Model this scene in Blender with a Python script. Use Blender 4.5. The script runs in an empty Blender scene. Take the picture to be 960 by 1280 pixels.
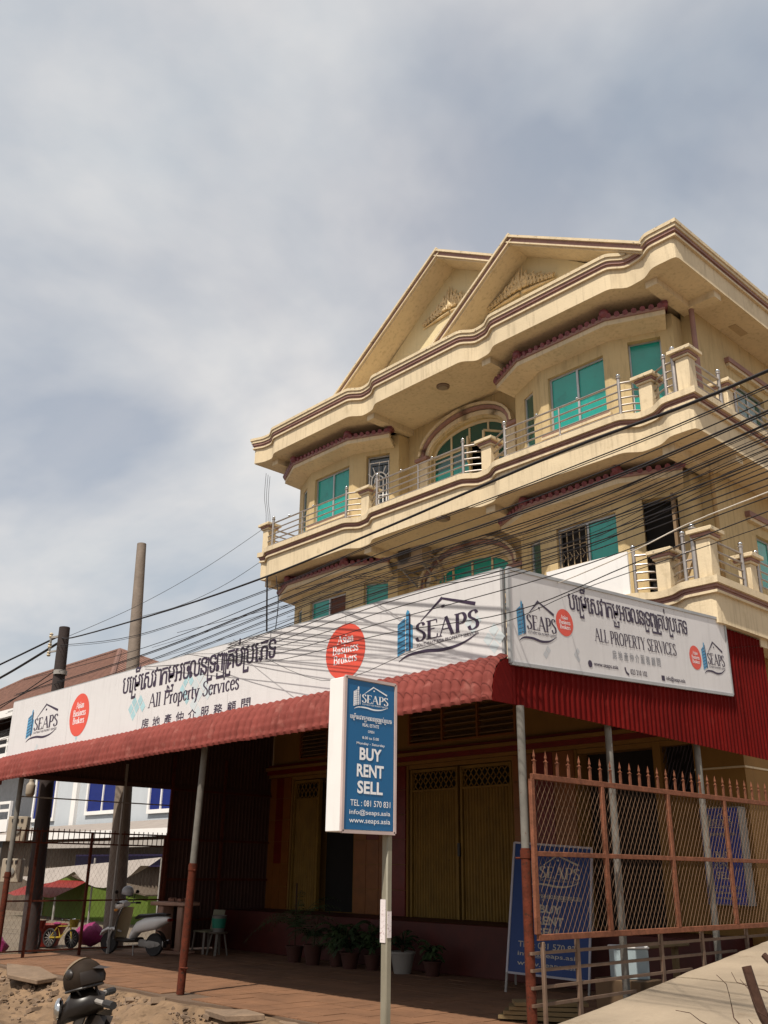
import bpy, bmesh, math, random
from mathutils import Vector, Matrix, noise
random.seed(7)
R = math.radians
sc = bpy.context.scene
col = sc.collection

# ------------------------------------------------------------------ camera
cam_d = bpy.data.cameras.new('camera'); cam = bpy.data.objects.new('camera', cam_d); col.objects.link(cam)
cam_d.sensor_fit = 'VERTICAL'; cam_d.sensor_height = 32.0; cam_d.lens = 1175.2 / 1280 * 32.0
cam_d.clip_start = 0.1; cam_d.clip_end = 3000
def cam_matrix(p, r, y):
    F = Vector((math.sin(y)*math.cos(p), math.cos(y)*math.cos(p), math.sin(p)))
    Rt = Vector((math.cos(y), -math.sin(y), 0)); D = F.cross(Rt)
    c, s = math.cos(r), math.sin(r)
    rt = c*Rt + s*D; dn = -s*Rt + c*D
    m = Matrix((rt, -dn, -F)).transposed().to_4x4()
    return m
cam.matrix_world = Matrix.Translation((0, 0, 1.7)) @ cam_matrix(R(20.9155), R(-.74728), R(-47.1049))
sc.camera = cam

# ------------------------------------------------------------------ world, sun, exposure
SUN_EL, SUN_AZ = R(58), R(163)
w = bpy.data.worlds.new('World'); sc.world = w; w.use_nodes = True
nt = w.node_tree; nt.nodes.clear()
N = nt.nodes.new; L = nt.links.new
out = N('ShaderNodeOutputWorld'); bg = N('ShaderNodeBackground'); bg.inputs['Strength'].default_value = 0.1
sky = N('ShaderNodeTexSky'); sky.sky_type = 'NISHITA'; sky.sun_disc = False
sky.sun_elevation = SUN_EL; sky.sun_rotation = SUN_AZ; sky.dust_density = 2.5; sky.air_density = 1.2
tc = N('ShaderNodeTexCoord'); sep = N('ShaderNodeSeparateXYZ'); L(tc.outputs['Generated'], sep.inputs[0])
addz = N('ShaderNodeMath'); addz.operation = 'ADD'; addz.inputs[1].default_value = .35; L(sep.outputs[2], addz.inputs[0])
mx = N('ShaderNodeMath'); mx.operation = 'MAXIMUM'; mx.inputs[1].default_value = .12; L(addz.outputs[0], mx.inputs[0])
cmb = N('ShaderNodeCombineXYZ')
for i in (0, 1):
    dv = N('ShaderNodeMath'); dv.operation = 'DIVIDE'; L(sep.outputs[i], dv.inputs[0]); L(mx.outputs[0], dv.inputs[1]); L(dv.outputs[0], cmb.inputs[i])
n1 = N('ShaderNodeTexNoise'); n1.inputs['Scale'].default_value = 2.3; n1.inputs['Detail'].default_value = 5; n1.inputs['Roughness'].default_value = .5; n1.inputs['Distortion'].default_value = .25
mp = N('ShaderNodeMapping'); mp.inputs['Location'].default_value = (0, 0, 0); L(cmb.outputs[0], mp.inputs[0]); L(mp.outputs[0], n1.inputs['Vector'])
cr = N('ShaderNodeValToRGB'); L(n1.outputs['Fac'], cr.inputs[0])
cr.color_ramp.elements[0].position = .38; cr.color_ramp.elements[0].color = (.45, .45, .45, 1)
cr.color_ramp.elements[1].position = .66; cr.color_ramp.elements[1].color = (1, 1, 1, 1)
n2 = N('ShaderNodeTexNoise'); n2.inputs['Scale'].default_value = 1.4; n2.inputs['Detail'].default_value = 8; n2.inputs['Roughness'].default_value = .55; n2.inputs['Distortion'].default_value = .3
mp2 = N('ShaderNodeMapping'); mp2.inputs['Location'].default_value = (9.3, 4.2, 2); L(cmb.outputs[0], mp2.inputs[0]); L(mp2.outputs[0], n2.inputs['Vector'])
cc = N('ShaderNodeValToRGB'); L(n2.outputs['Fac'], cc.inputs[0])
cc.color_ramp.elements[0].position = .35; cc.color_ramp.elements[0].color = (4.8, 5.15, 5.5, 1)
cc.color_ramp.elements[1].position = .62; cc.color_ramp.elements[1].color = (7.8, 7.35, 6.95, 1)
hs = N('ShaderNodeHueSaturation'); hs.inputs['Saturation'].default_value = .95; hs.inputs['Value'].default_value = .95; L(sky.outputs[0], hs.inputs['Color'])
mix = N('ShaderNodeMix'); mix.data_type = 'RGBA'; L(cr.outputs[0], mix.inputs[0]); L(hs.outputs[0], mix.inputs[6]); L(cc.outputs[0], mix.inputs[7])
L(mix.outputs[2], bg.inputs[0]); L(bg.outputs[0], out.inputs[0])

sd = bpy.data.lights.new('sun', 'SUN'); sun = bpy.data.objects.new('sun', sd); col.objects.link(sun)
sd.energy = 4.7; sd.angle = R(0.8); sd.color = (1, .93, .82)
sv = Vector((math.sin(SUN_AZ)*math.cos(SUN_EL), math.cos(SUN_AZ)*math.cos(SUN_EL), math.sin(SUN_EL)))
sun.rotation_euler = sv.to_track_quat('Z', 'Y').to_euler(); sun.location = (0, 0, 30)
sc.view_settings.view_transform = 'Standard'; sc.view_settings.look = 'None'; sc.view_settings.exposure = 0.26; sc.view_settings.gamma = 1
sc.cycles.max_bounces = 6

# ------------------------------------------------------------------ materials
MATS = {}
def mat(name, c, rough=.7, var=.12, scale=3.0, bump=0.0, bscale=40, metal=0, streak=0.0, c2=None, c2th=.6, spec=.4, trans=0):
    if name in MATS: return MATS[name]
    m = bpy.data.materials.new(name); m.use_nodes = True; t = m.node_tree; n = t.nodes; l = t.links
    b = n['Principled BSDF']; b.inputs['Roughness'].default_value = rough; b.inputs['Metallic'].default_value = metal
    b.inputs['Specular IOR Level'].default_value = spec
    if trans: b.inputs['Transmission Weight'].default_value = trans
    g = n.new('ShaderNodeNewGeometry'); 
    ns = n.new('ShaderNodeTexNoise'); ns.inputs['Scale'].default_value = scale; ns.inputs['Detail'].default_value = 6; ns.inputs['Roughness'].default_value = .6
    l.new(g.outputs['Position'], ns.inputs['Vector'])
    mr = n.new('ShaderNodeMapRange'); mr.inputs[1].default_value = .3; mr.inputs[2].default_value = .7; mr.inputs[3].default_value = 1-var; mr.inputs[4].default_value = 1+var
    l.new(ns.outputs['Fac'], mr.inputs[0])
    mu = n.new('ShaderNodeMix'); mu.data_type = 'RGBA'; mu.blend_type = 'MULTIPLY'; mu.inputs[0].default_value = 1
    mu.inputs[6].default_value = (*c, 1); l.new(mr.outputs[0], mu.inputs[7]); last = mu.outputs[2]
    if c2:
        n3 = n.new('ShaderNodeTexNoise'); n3.inputs['Scale'].default_value = scale*2.7; n3.inputs['Detail'].default_value = 7; n3.inputs['Roughness'].default_value = .65
        l.new(g.outputs['Position'], n3.inputs['Vector'])
        m3 = n.new('ShaderNodeMapRange'); m3.inputs[1].default_value = c2th; m3.inputs[2].default_value = c2th+.1; l.new(n3.outputs['Fac'], m3.inputs[0])
        x3 = n.new('ShaderNodeMix'); x3.data_type = 'RGBA'; l.new(m3.outputs[0], x3.inputs[0]); l.new(last, x3.inputs[6]); x3.inputs[7].default_value = (*c2, 1); last = x3.outputs[2]
    if streak:
        mp = n.new('ShaderNodeMapping'); mp.inputs['Scale'].default_value = (9, 9, .8); l.new(g.outputs['Position'], mp.inputs[0])
        n4 = n.new('ShaderNodeTexNoise'); n4.inputs['Scale'].default_value = 1.6; n4.inputs['Detail'].default_value = 4; l.new(mp.outputs[0], n4.inputs['Vector'])
        m4 = n.new('ShaderNodeMapRange'); m4.inputs[1].default_value = .52; m4.inputs[2].default_value = .78; m4.inputs[4].default_value = streak; l.new(n4.outputs['Fac'], m4.inputs[0])
        x4 = n.new('ShaderNodeMix'); x4.data_type = 'RGBA'; l.new(m4.outputs[0], x4.inputs[0]); l.new(last, x4.inputs[6]); x4.inputs[7].default_value = (c[0]*.35, c[1]*.33, c[2]*.32, 1); last = x4.outputs[2]
    l.new(last, b.inputs['Base Color'])
    if bump:
        nb = n.new('ShaderNodeTexNoise'); nb.inputs['Scale'].default_value = bscale; nb.inputs['Detail'].default_value = 5; l.new(g.outputs['Position'], nb.inputs['Vector'])
        bp = n.new('ShaderNodeBump'); bp.inputs['Strength'].default_value = bump; bp.inputs['Distance'].default_value = .02
        l.new(nb.outputs['Fac'], bp.inputs['Height']); l.new(bp.outputs[0], b.inputs['Normal'])
    MATS[name] = m; return m
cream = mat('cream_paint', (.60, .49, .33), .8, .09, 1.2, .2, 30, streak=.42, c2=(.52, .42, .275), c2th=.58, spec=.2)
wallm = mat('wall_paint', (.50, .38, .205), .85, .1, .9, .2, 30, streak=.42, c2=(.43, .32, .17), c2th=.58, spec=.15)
gable = mat('gable_paint', (.60, .50, .30), .8, .06, 1.0, .1, 30, streak=.15)
gold = mat('ornament_gold', (.60, .45, .25), .5, .2, 9, .3)
purple = mat('purple_trim', (.28, .155, .13), .7, .15, 4, .15, streak=.2)
capm = mat('weathered_coping', (.58, .47, .31), .85, .12, 5, .3, c2=(.10, .075, .06), c2th=.58)
tilem = mat('glazed_roof_tile', (.17, .045, .055), .45, .25, 9, .2)
teal = mat('teal_glass', (.0, .27, .22), .16, .14, 1.2, spec=.7, c2=(.0, .20, .165), c2th=.56)  # the darker blotches are reflections painted into the glass colour
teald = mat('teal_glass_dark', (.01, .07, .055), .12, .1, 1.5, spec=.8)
darkglass = mat('dark_glass', (.012, .02, .02), .1, .1, 2, spec=.8)
alu = mat('aluminium', (.42, .42, .42), .4, .1, 5, metal=.5)
steel = mat('stainless_steel', (.38, .34, .31), .35, .15, 8, metal=.75)
whitep = mat('white_paint', (.72, .70, .68), .55, .04, 2, streak=.1)
signm = mat('sign_vinyl', (.60, .58, .58), .5, .05, .7, .35, 1.6, streak=.16)
framem = mat('sign_frame', (.35, .35, .35), .5, .1, 5, metal=.3)
ink = mat('dark_ink', (.035, .02, .045), .5, .05)
redink = mat('red_print', (.62, .075, .045), .5, .05)
blueink = mat('blue_print', (.06, .24, .42), .5, .15, 3)
paleink = mat('pale_blue_print', (.33, .50, .54), .5, .15, 5)
whiteink = mat('white_print', (.78, .78, .80), .5, .03)
greyink = mat('grey_print', (.25, .25, .27), .5, .03)
kioskblue = mat('kiosk_blue', (.005, .10, .25), .4, .04, 2)
boxblue = mat('banner_blue', (.008, .035, .15), .5, .06, 2)
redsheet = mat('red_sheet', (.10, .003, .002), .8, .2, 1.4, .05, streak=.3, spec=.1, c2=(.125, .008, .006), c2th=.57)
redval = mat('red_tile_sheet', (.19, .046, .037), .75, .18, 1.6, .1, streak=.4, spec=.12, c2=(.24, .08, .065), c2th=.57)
undersheet = mat('sheet_underside', (.055, .022, .015), .8, .12, 3, streak=.3)
galv = mat('galvanised_grey', (.26, .24, .22), .6, .15, 5, streak=.2)
postred = mat('rusty_red_post', (.085, .020, .010), .85, .3, 9, .3, c2=(.035, .018, .012), c2th=.54, spec=.15)
postgrey = mat('grey_paint_post', (.14, .13, .115), .7, .2, 6, c2=(.10, .05, .035), c2th=.6, spec=.2)
gatem = mat('salmon_gate_paint', (.165, .062, .034), .8, .3, 9, .2, c2=(.12, .045, .022), c2th=.54, spec=.2)
railgrey = mat('dull_rail_paint', (.12, .075, .05), .75, .2, 6, c2=(.10, .05, .03), c2th=.58)
meshm = mat('fence_wire', (.15, .085, .05), .6, .2, 6, metal=.3)
yellowm = mat('ochre_shutter', (.22, .125, .02), .65, .15, 3, streak=.5, c2=(.13, .065, .015), c2th=.62)
ochrewall = mat('ochre_wall', (.23, .12, .028), .8, .1, 1.5, streak=.2)
orange = mat('orange_tile', (.22, .075, .015), .45, .15, 4)
redtile = mat('dark_red_tile', (.15, .013, .009), .4, .2, 4)
redbrown = mat('red_brown_plinth', (.06, .007, .004), .6, .2, 3)
dark = mat('interior_shade', (.012, .010, .009), .9, .1)  # near-black colour standing in for the shade of unlit interiors
conc = mat('concrete', (.265, .21, .15), .9, .25, .7, .55, 22, c2=(.20, .15, .10), c2th=.58)
polec = mat('utility_pole_concrete', (.20, .16, .13), .9, .15, 5, .3, 20, streak=.3)
poled = mat('dark_utility_pole', (.032, .022, .02), .9, .2, 5, .3, 20)
cablem = mat('black_cable', (.012, .010, .012), .7, .1)
whitecable = mat('white_cable', (.6, .55, .48), .6, .1)
floorm = mat('paver_tile', (.165, .080, .040), .9, .25, 1.6, .2, 25, c2=(.10, .05, .028), c2th=.6)
grout = mat('tile_joint', (.11, .07, .045), .9, .15)
dirtm = mat('dry_dirt', (.165, .105, .06), .95, .4, 2.2, 1.0, 9, c2=(.09, .055, .03), c2th=.56)
stonem = mat('broken_stone', (.175, .12, .08), .95, .2, 4, .4, 20)
asph = mat('street_dust', (.13, .10, .07), .95, .15, .5, .4, 12)
rubber = mat('rubber', (.02, .018, .018), .8, .1)
blackp = mat('black_plastic', (.022, .017, .015), .45, .15)
scwhite = mat('scooter_white', (.72, .72, .71), .25, .04, 5, spec=.6)
scdark = mat('scooter_dark', (.014, .010, .008), .35, .2, 6, spec=.35)
chrome = mat('chrome', (.6, .6, .6), .15, .05, 5, metal=1)
helmtan = mat('helmet_tan', (.17, .115, .065), .55, .3, 9)
leather = mat('tan_panel', (.35, .25, .16), .6, .15, 6)
leafm = mat('leaf', (.035, .06, .02), .6, .35, 8)
leafd = mat('leaf_dark', (.022, .04, .014), .6, .35, 8)
terra = mat('terracotta', (.045, .012, .007), .8, .15, 6)
bluewin = mat('blue_window', (.002, .012, .13), .4, .1, 4, spec=.2)
nwall = mat('pale_blue_white_wall', (.44, .47, .50), .8, .05, .6, streak=.15)
ntile = mat('old_roof_tile', (.15, .075, .055), .85, .3, 4, .3, c2=(.10, .06, .05), c2th=.58)
greenw = mat('lime_wall', (.085, .13, .012), .8, .1, 1.0, streak=.2)
tarpm = mat('pale_tarp', (.26, .225, .20), .8, .1, 2, .1)
rustsheet = mat('rusty_sheet', (.10, .075, .055), .8, .2, 2, streak=.5)
magenta = mat('magenta_cloth', (.20, .012, .08), .7, .2, 6)
yellowp = mat('yellow_plastic', (.32, .22, .02), .5, .1)
redp = mat('red_plastic', (.17, .012, .008), .5, .15)
meterm = mat('meter_box', (.30, .25, .19), .6, .08, 4, streak=.2)
pinkst = mat('pink_stone', (.44, .26, .19), .7, .15, 5)
twigm = mat('dry_twig', (.04, .016, .008), .9, .25, 10, .3)
greenb = mat('green_plastic', (.01, .15, .10), .5, .1)

# ------------------------------------------------------------------ mesh builder
def offset_poly(p, d):
    n = len(p); a = sum(p[i][0]*p[(i+1) % n][1]-p[(i+1) % n][0]*p[i][1] for i in range(n)); s = 1 if a > 0 else -1
    r = []
    for i in range(n):
        p0, p1, p2 = Vector(p[i-1][:2]), Vector(p[i][:2]), Vector(p[(i+1) % n][:2])
        e1 = (p1-p0).normalized(); e2 = (p2-p1).normalized()
        n1 = Vector((e1.y, -e1.x))*s; n2 = Vector((e2.y, -e2.x))*s
        b = n1+n2; b = b/max(b.dot(b)/2, .8) if b.length > 1e-6 else n1
        r.append((p1.x+b.x*d, p1.y+b.y*d))
    return r
class G:
    def __init__(s): s.v = []; s.f = []
    def add(s, vs, fs):
        o = len(s.v); s.v += [tuple(v) for v in vs]; s.f += [tuple(i+o for i in f) for f in fs]; return s
    def box(s, x0, x1, y0, y1, z0, z1):
        return s.add([(x0,y0,z0),(x1,y0,z0),(x1,y1,z0),(x0,y1,z0),(x0,y0,z1),(x1,y0,z1),(x1,y1,z1),(x0,y1,z1)],
                     [(0,3,2,1),(4,5,6,7),(0,1,5,4),(1,2,6,5),(2,3,7,6),(3,0,4,7)])
    def cbox(s, c, sx, sy, sz, M=None):
        g = G().box(-sx/2, sx/2, -sy/2, sy/2, -sz/2, sz/2); c = Vector(c)
        return s.add([(M @ Vector(v) if M else Vector(v))+c for v in g.v], g.f)
    def prism(s, p, z0, z1):
        n = len(p)
        return s.add([(a[0],a[1],z0) for a in p]+[(a[0],a[1],z1) for a in p],
                     [tuple(range(n))[::-1], tuple(range(n, 2*n))]+[(i,(i+1) % n,(i+1) % n+n,i+n) for i in range(n)])
    def prismy(s, p, y0, y1):       # polygon in x,z extruded along y
        n = len(p)
        return s.add([(a[0],y0,a[1]) for a in p]+[(a[0],y1,a[1]) for a in p],
                     [tuple(range(n)), tuple(range(n, 2*n))[::-1]]+[(i,i+n,(i+1) % n+n,(i+1) % n) for i in range(n)])
    def prismx(s, p, x0, x1):
        n = len(p)
        return s.add([(x0,a[0],a[1]) for a in p]+[(x1,a[0],a[1]) for a in p],
                     [tuple(range(n)), tuple(range(n, 2*n))[::-1]]+[(i,i+n,(i+1) % n+n,(i+1) % n) for i in range(n)])
    def tube(s, pts, r, n=8, r2=None):
        pts = [Vector(p) for p in pts]; m = len(pts); rings = []
        up = None
        for i, p in enumerate(pts):
            d = (pts[min(i+1, m-1)]-pts[max(i-1, 0)]).normalized()
            if up is None: up = Vector((0, 0, 1)) if abs(d.z) < .9 else Vector((1, 0, 0))
            a = d.cross(up)
            if a.length < 1e-4: a = d.cross(Vector((.3, 1, .2)))
            a.normalize(); b = a.cross(d).normalized()
            rr = (r[i] if isinstance(r, (list, tuple)) else (r if r2 is None else r+(r2-r)*i/(m-1)))
            rings.append([p+(a*math.cos(2*math.pi*k/n)+b*math.sin(2*math.pi*k/n))*rr for k in range(n)])
        vs = [v for q in rings for v in q]
        fs = [(i*n+k, i*n+(k+1) % n, (i+1)*n+(k+1) % n, (i+1)*n+k) for i in range(m-1) for k in range(n)]
        fs += [tuple(range(n))[::-1], tuple((m-1)*n+k for k in range(n))]
        return s.add(vs, fs)
    def bar(s, a, b, w, h=None):    # square bar between two points
        a, b = Vector(a), Vector(b); h = h or w; d = b-a; L_ = d.length
        q = d.to_track_quat('X', 'Z').to_matrix()
        return s.cbox((a+b)/2, L_, w, h, q)
    def lathe(s, prof, c=(0,0,0), n=16, M=None):
        c = Vector(c); vs = []; m = len(prof)
        for r, z in prof:
            for k in range(n):
                v = Vector((r*math.cos(2*math.pi*k/n), r*math.sin(2*math.pi*k/n), z)); vs.append((M @ v if M else v)+c)
        fs = [(i*n+k, i*n+(k+1) % n, (i+1)*n+(k+1) % n, (i+1)*n+k) for i in range(m-1) for k in range(n)]
        if prof[0][0] > 1e-6: fs.append(tuple(range(n))[::-1])
        if prof[-1][0] > 1e-6: fs.append(tuple((m-1)*n+k for k in range(n)))
        return s.add(vs, fs)
    def ball(s, c, rx, ry=None, rz=None, n=12, m=8, M=None):
        ry = ry or rx; rz = rz or rx; c = Vector(c); vs = []
        for i in range(m+1):
            t = math.pi*i/m
            for k in range(n):
                v = Vector((rx*math.sin(t)*math.cos(2*math.pi*k/n), ry*math.sin(t)*math.sin(2*math.pi*k/n), rz*math.cos(t))); vs.append((M @ v if M else v)+c)
        return s.add(vs, [(i*n+k, (i+1)*n+k, (i+1)*n+(k+1) % n, i*n+(k+1) % n) for i in range(m) for k in range(n)])
    def sheet(s, grid, t=0.0):      # grid of points [i][j]
        a, b = len(grid), len(grid[0])
        return s.add([p for r in grid for p in r], [(i*b+j, i*b+j+1, (i+1)*b+j+1, (i+1)*b+j) for i in range(a-1) for j in range(b-1)])

def wloc(o):
    v = Vector((0, 0, 0))
    while o: v += o.location; o = o.parent
    return v
def build(name, g, m, parent=None, label=None, kind=None, smooth=True, bevel=0, origin=None, open_=False):
    o0 = Vector(origin) if origin is not None else (wloc(parent) if parent else Vector((0, 0, 0)))
    me = bpy.data.meshes.new(name); me.from_pydata([tuple(Vector(v)-o0) for v in g.v], [], g.f)
    bm = bmesh.new(); bm.from_mesh(me)
    if not open_: bmesh.ops.remove_doubles(bm, verts=bm.verts, dist=1e-5)
    bmesh.ops.recalc_face_normals(bm, faces=bm.faces)
    if bevel:
        ed = [e for e in bm.edges if len(e.link_faces) == 2 and e.calc_face_angle(0) > .6]
        bmesh.ops.bevel(bm, geom=ed, offset=bevel, segments=1, affect='EDGES', clamp_overlap=True)
    bm.to_mesh(me); bm.free()
    me.materials.append(m)
    if smooth:
        for p in me.polygons: p.use_smooth = True
        me.set_sharp_from_angle(angle=R(38))
    o = bpy.data.objects.new(name, me); col.objects.link(o)
    if parent: o.parent = parent; o.location = o0-wloc(parent)
    else: o.location = o0
    if label: o['label'] = label
    if kind: o['kind'] = kind
    return o
def thing(name, label, cat, loc=(0,0,0), group=None, rz=0):
    o = bpy.data.objects.new(name, None); col.objects.link(o); o.location = loc; o.rotation_euler = (0, 0, rz)
    o['label'] = label; o['category'] = cat
    if group: o['group'] = group
    return o
def tag(o, label, cat, group=None):
    o['label'] = label; o['category'] = cat
    if group: o['group'] = group
    return o
def inst(src, loc, parent=None, rot=None, name=None):   # another piece sharing the mesh of src (loc in world coordinates)
    c = src.copy(); col.objects.link(c); c.parent = parent if parent is not None else src.parent
    c.location = Vector(loc)-(wloc(c.parent) if c.parent else Vector((0,0,0)))
    if rot: c.rotation_euler = rot
    return c
def copy_tree(o, parent=None):
    c = o.copy(); col.objects.link(c); c.parent = parent
    for ch in [q for q in bpy.data.objects if q.parent == o]: copy_tree(ch, c)
    return c

# ------------------------------------------------------------------ lettering
def plane_frame(o, ex, ez):  # a flat lettering frame: origin, unit right, unit up
    ex = Vector(ex).normalized(); ez = Vector(ez).normalized(); return Vector(o), ex, ez
def emit(name, tris, fr, m, parent, thick=.004, kind=None):
    # tris: list of (verts2d, faces) laid proud of the panel
    o, ex, ez = fr; nrm = ex.cross(ez); g = G()
    for k, (vs, fs) in enumerate(tris):
        off = thick+(k % 8)*.0003
        g.add([o+ex*x+ez*y+nrm*off for x, y in vs], fs)
    return build(name, g, m, parent, smooth=False, open_=True, kind=kind)
_fc = {}
def font_shape(ch, bold=0.0):
    k = (ch, bold)
    if k not in _fc:
        c = bpy.data.curves.new('t', 'FONT'); c.body = ch; c.offset = bold; c.resolution_u = 3
        o = bpy.data.objects.new('t', c); col.objects.link(o); bpy.context.view_layer.update()
        me = bpy.data.meshes.new_from_object(o.evaluated_get(bpy.context.evaluated_depsgraph_get()))
        vs = [(v.co.x, v.co.y) for v in me.vertices]; fs = [tuple(p.vertices) for p in me.polygons]
        bpy.data.objects.remove(o); bpy.data.curves.remove(c); bpy.data.meshes.remove(me); _fc[k] = (vs, fs)
    return _fc[k]
def fit(shapes, x0, x1, y0, y1):
    xs = [v[0] for s in shapes for v in s[0]]; ys = [v[1] for s in shapes for v in s[0]]
    a, b, c, d = min(xs), max(xs), min(ys), max(ys)
    return [([(x0+(x-a)/(b-a)*(x1-x0), y0+(y-c)/(d-c)*(y1-y0)) for x, y in s[0]], s[1]) for s in shapes]
def sans(body, x0, x1, y0, y1, fr, m, parent, bold=0.0):
    return emit('lettering', fit([font_shape(body, bold)], x0, x1, y0, y1), fr, m, parent)
def ribbon(pts, wfun):
    vs = []; n = len(pts)
    for i, p in enumerate(pts):
        a = Vector(pts[max(i-1, 0)]); b = Vector(pts[min(i+1, n-1)]); d = (b-a)
        d = d.normalized() if d.length > 1e-9 else Vector((1, 0)); w_ = wfun(d, i/(n-1))/2; q = Vector((-d.y, d.x))*w_
        vs += [(p[0]+q.x, p[1]+q.y), (p[0]-q.x, p[1]-q.y)]
    return vs, [(2*i, 2*i+1, 2*i+3, 2*i+2) for i in range(n-1)]
def catmull(p, k=6):
    if len(p) < 3: return p
    q = [p[0]]+list(p)+[p[-1]]; r = []
    for i in range(1, len(q)-2):
        for j in range(k):
            t = j/k; r.append(tuple(.5*((2*q[i][c])+(-q[i-1][c]+q[i+1][c])*t+(2*q[i-1][c]-5*q[i][c]+4*q[i+1][c]-q[i+2][c])*t*t+(-q[i-1][c]+3*q[i][c]-3*q[i+1][c]+q[i+2][c])*t**3) for c in (0, 1)))
    r.append(tuple(p[-1])); return r
# serif letters: width | strokes (s = straight, c = curved) | serif positions
SF = {
 'A': (.78, [('t',(.08,0),(.38,1)),('T',(.38,1),(.70,0)),('t',(.2,.36),(.58,.36))], [(.08,0),(.70,0)]),
 'B': (.66, [('T',(.16,0),(.16,1)),('c',(.16,.98),(.42,.97),(.5,.76),(.38,.54),(.16,.53)),('c',(.16,.53),(.44,.52),(.58,.27),(.42,.02),(.16,.02))], [(.13,0),(.13,1)]),
 'C': (.70, [('c',(.62,.78),(.52,.95),(.36,.98),(.14,.80),(.1,.5),(.14,.2),(.36,.02),(.54,.06),(.64,.24))], []),
 'E': (.62, [('T',(.16,0),(.16,1)),('t',(.16,.975),(.54,.975)),('t',(.16,.52),(.44,.52)),('t',(.16,.025),(.56,.025)),('t',(.54,.975),(.55,.8)),('t',(.56,.025),(.58,.22))], [(.13,0),(.13,1)]),
 'I': (.32, [('T',(.16,0),(.16,1))], [(.16,0),(.16,1)]),
 'L': (.58, [('T',(.16,0),(.16,1)),('t',(.16,.025),(.52,.025)),('t',(.52,.025),(.55,.24))], [(.16,0),(.16,1)]),
 'O': (.76, [('c',(.38,.985),(.17,.85),(.1,.5),(.17,.15),(.38,.015),(.59,.15),(.66,.5),(.59,.85),(.38,.985))], []),
 'P': (.62, [('T',(.16,0),(.16,1)),('c',(.16,.97),(.42,.97),(.54,.73),(.42,.48),(.16,.47))], [(.16,0),(.13,1)]),
 'R': (.70, [('T',(.16,0),(.16,1)),('c',(.16,.97),(.42,.97),(.53,.74),(.42,.52),(.16,.51)),('T',(.36,.5),(.62,0))], [(.16,0),(.13,1),(.63,0)]),
 'S': (.56, [('c',(.46,.82),(.38,.96),(.24,.97),(.12,.86),(.14,.68),(.32,.52),(.46,.36),(.46,.14),(.3,.02),(.15,.05),(.08,.22))], []),
 'T': (.66, [('T',(.33,0),(.33,1)),('t',(.06,.975),(.60,.975)),('t',(.06,.975),(.05,.8)),('t',(.60,.975),(.61,.8))], [(.33,0)]),
 'V': (.74, [('T',(.1,1),(.38,0)),('t',(.38,0),(.66,1))], [(.1,1),(.66,1)]),
 'Y': (.70, [('T',(.1,1),(.34,.46)),('t',(.34,.46),(.6,1)),('T',(.34,0),(.34,.5))], [(.34,0),(.1,1),(.6,1)]),
 'a': (.46, [('c',(.1,.58),(.2,.66),(.32,.58),(.32,.3)),('T',(.32,.45),(.32,.04)),('c',(.32,.4),(.12,.3),(.09,.12),(.18,.01),(.32,.14))], [(.37,0)]),
 'c': (.42, [('c',(.36,.55),(.26,.66),(.12,.52),(.09,.32),(.14,.1),(.26,.01),(.38,.14))], []),
 'e': (.44, [('c',(.1,.38),(.36,.4),(.34,.6),(.22,.66),(.1,.5),(.08,.3),(.14,.08),(.26,.01),(.38,.14))], []),
 'i': (.26, [('T',(.13,0),(.13,.62)),('T',(.13,.82),(.13,.95))], [(.13,0),(.08,.62)]),
 'k': (.50, [('T',(.12,0),(.12,1)),('t',(.12,.25),(.38,.62)),('T',(.2,.36),(.42,0))], [(.12,0),(.08,1),(.42,0)]),
 'l': (.26, [('T',(.13,0),(.13,1))], [(.13,0),(.08,1)]),
 'n': (.52, [('T',(.13,0),(.13,.62)),('c',(.13,.48),(.26,.64),(.38,.56),(.38,.3)),('T',(.38,.4),(.38,0))], [(.13,0),(.08,.62),(.38,0)]),
 'o': (.48, [('c',(.24,.66),(.11,.54),(.08,.33),(.12,.1),(.24,.0),(.36,.1),(.40,.33),(.37,.54),(.24,.66))], []),
 'p': (.50, [('T',(.13,-.3),(.13,.62)),('c',(.13,.52),(.26,.66),(.40,.52),(.42,.3),(.38,.08),(.26,0),(.13,.1))], [(.13,-.3),(.08,.62)]),
 'r': (.36, [('T',(.13,0),(.13,.62)),('c',(.13,.42),(.22,.62),(.33,.60))], [(.13,0),(.08,.62)]),
 's': (.36, [('c',(.30,.55),(.22,.66),(.1,.6),(.1,.45),(.22,.34),(.31,.2),(.26,.03),(.14,0),(.06,.14))], []),
 't': (.32, [('T',(.14,.06),(.14,.8)),('t',(.02,.62),(.28,.62)),('c',(.14,.1),(.2,0),(.29,.06))], []),
 'u': (.52, [('T',(.13,.62),(.13,.15)),('c',(.13,.25),(.16,.02),(.28,.02),(.38,.18)),('T',(.38,.62),(.38,0))], [(.08,.62),(.34,.62),(.42,0)]),
 'v': (.46, [('T',(.06,.62),(.22,0)),('t',(.22,0),(.40,.62))], [(.06,.62),(.40,.62)]),
 'y': (.46, [('T',(.06,.62),(.23,.03)),('c',(.40,.62),(.24,.05),(.16,-.22),(.06,-.28))], [(.06,.62),(.40,.62)]),
 'h': (.52, [('T',(.13,0),(.13,1)),('c',(.13,.48),(.26,.64),(.38,.56),(.38,.3)),('T',(.38,.4),(.38,0))], [(.13,0),(.08,1),(.38,0)]),
 ' ': (.30, [], []),
}
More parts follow.
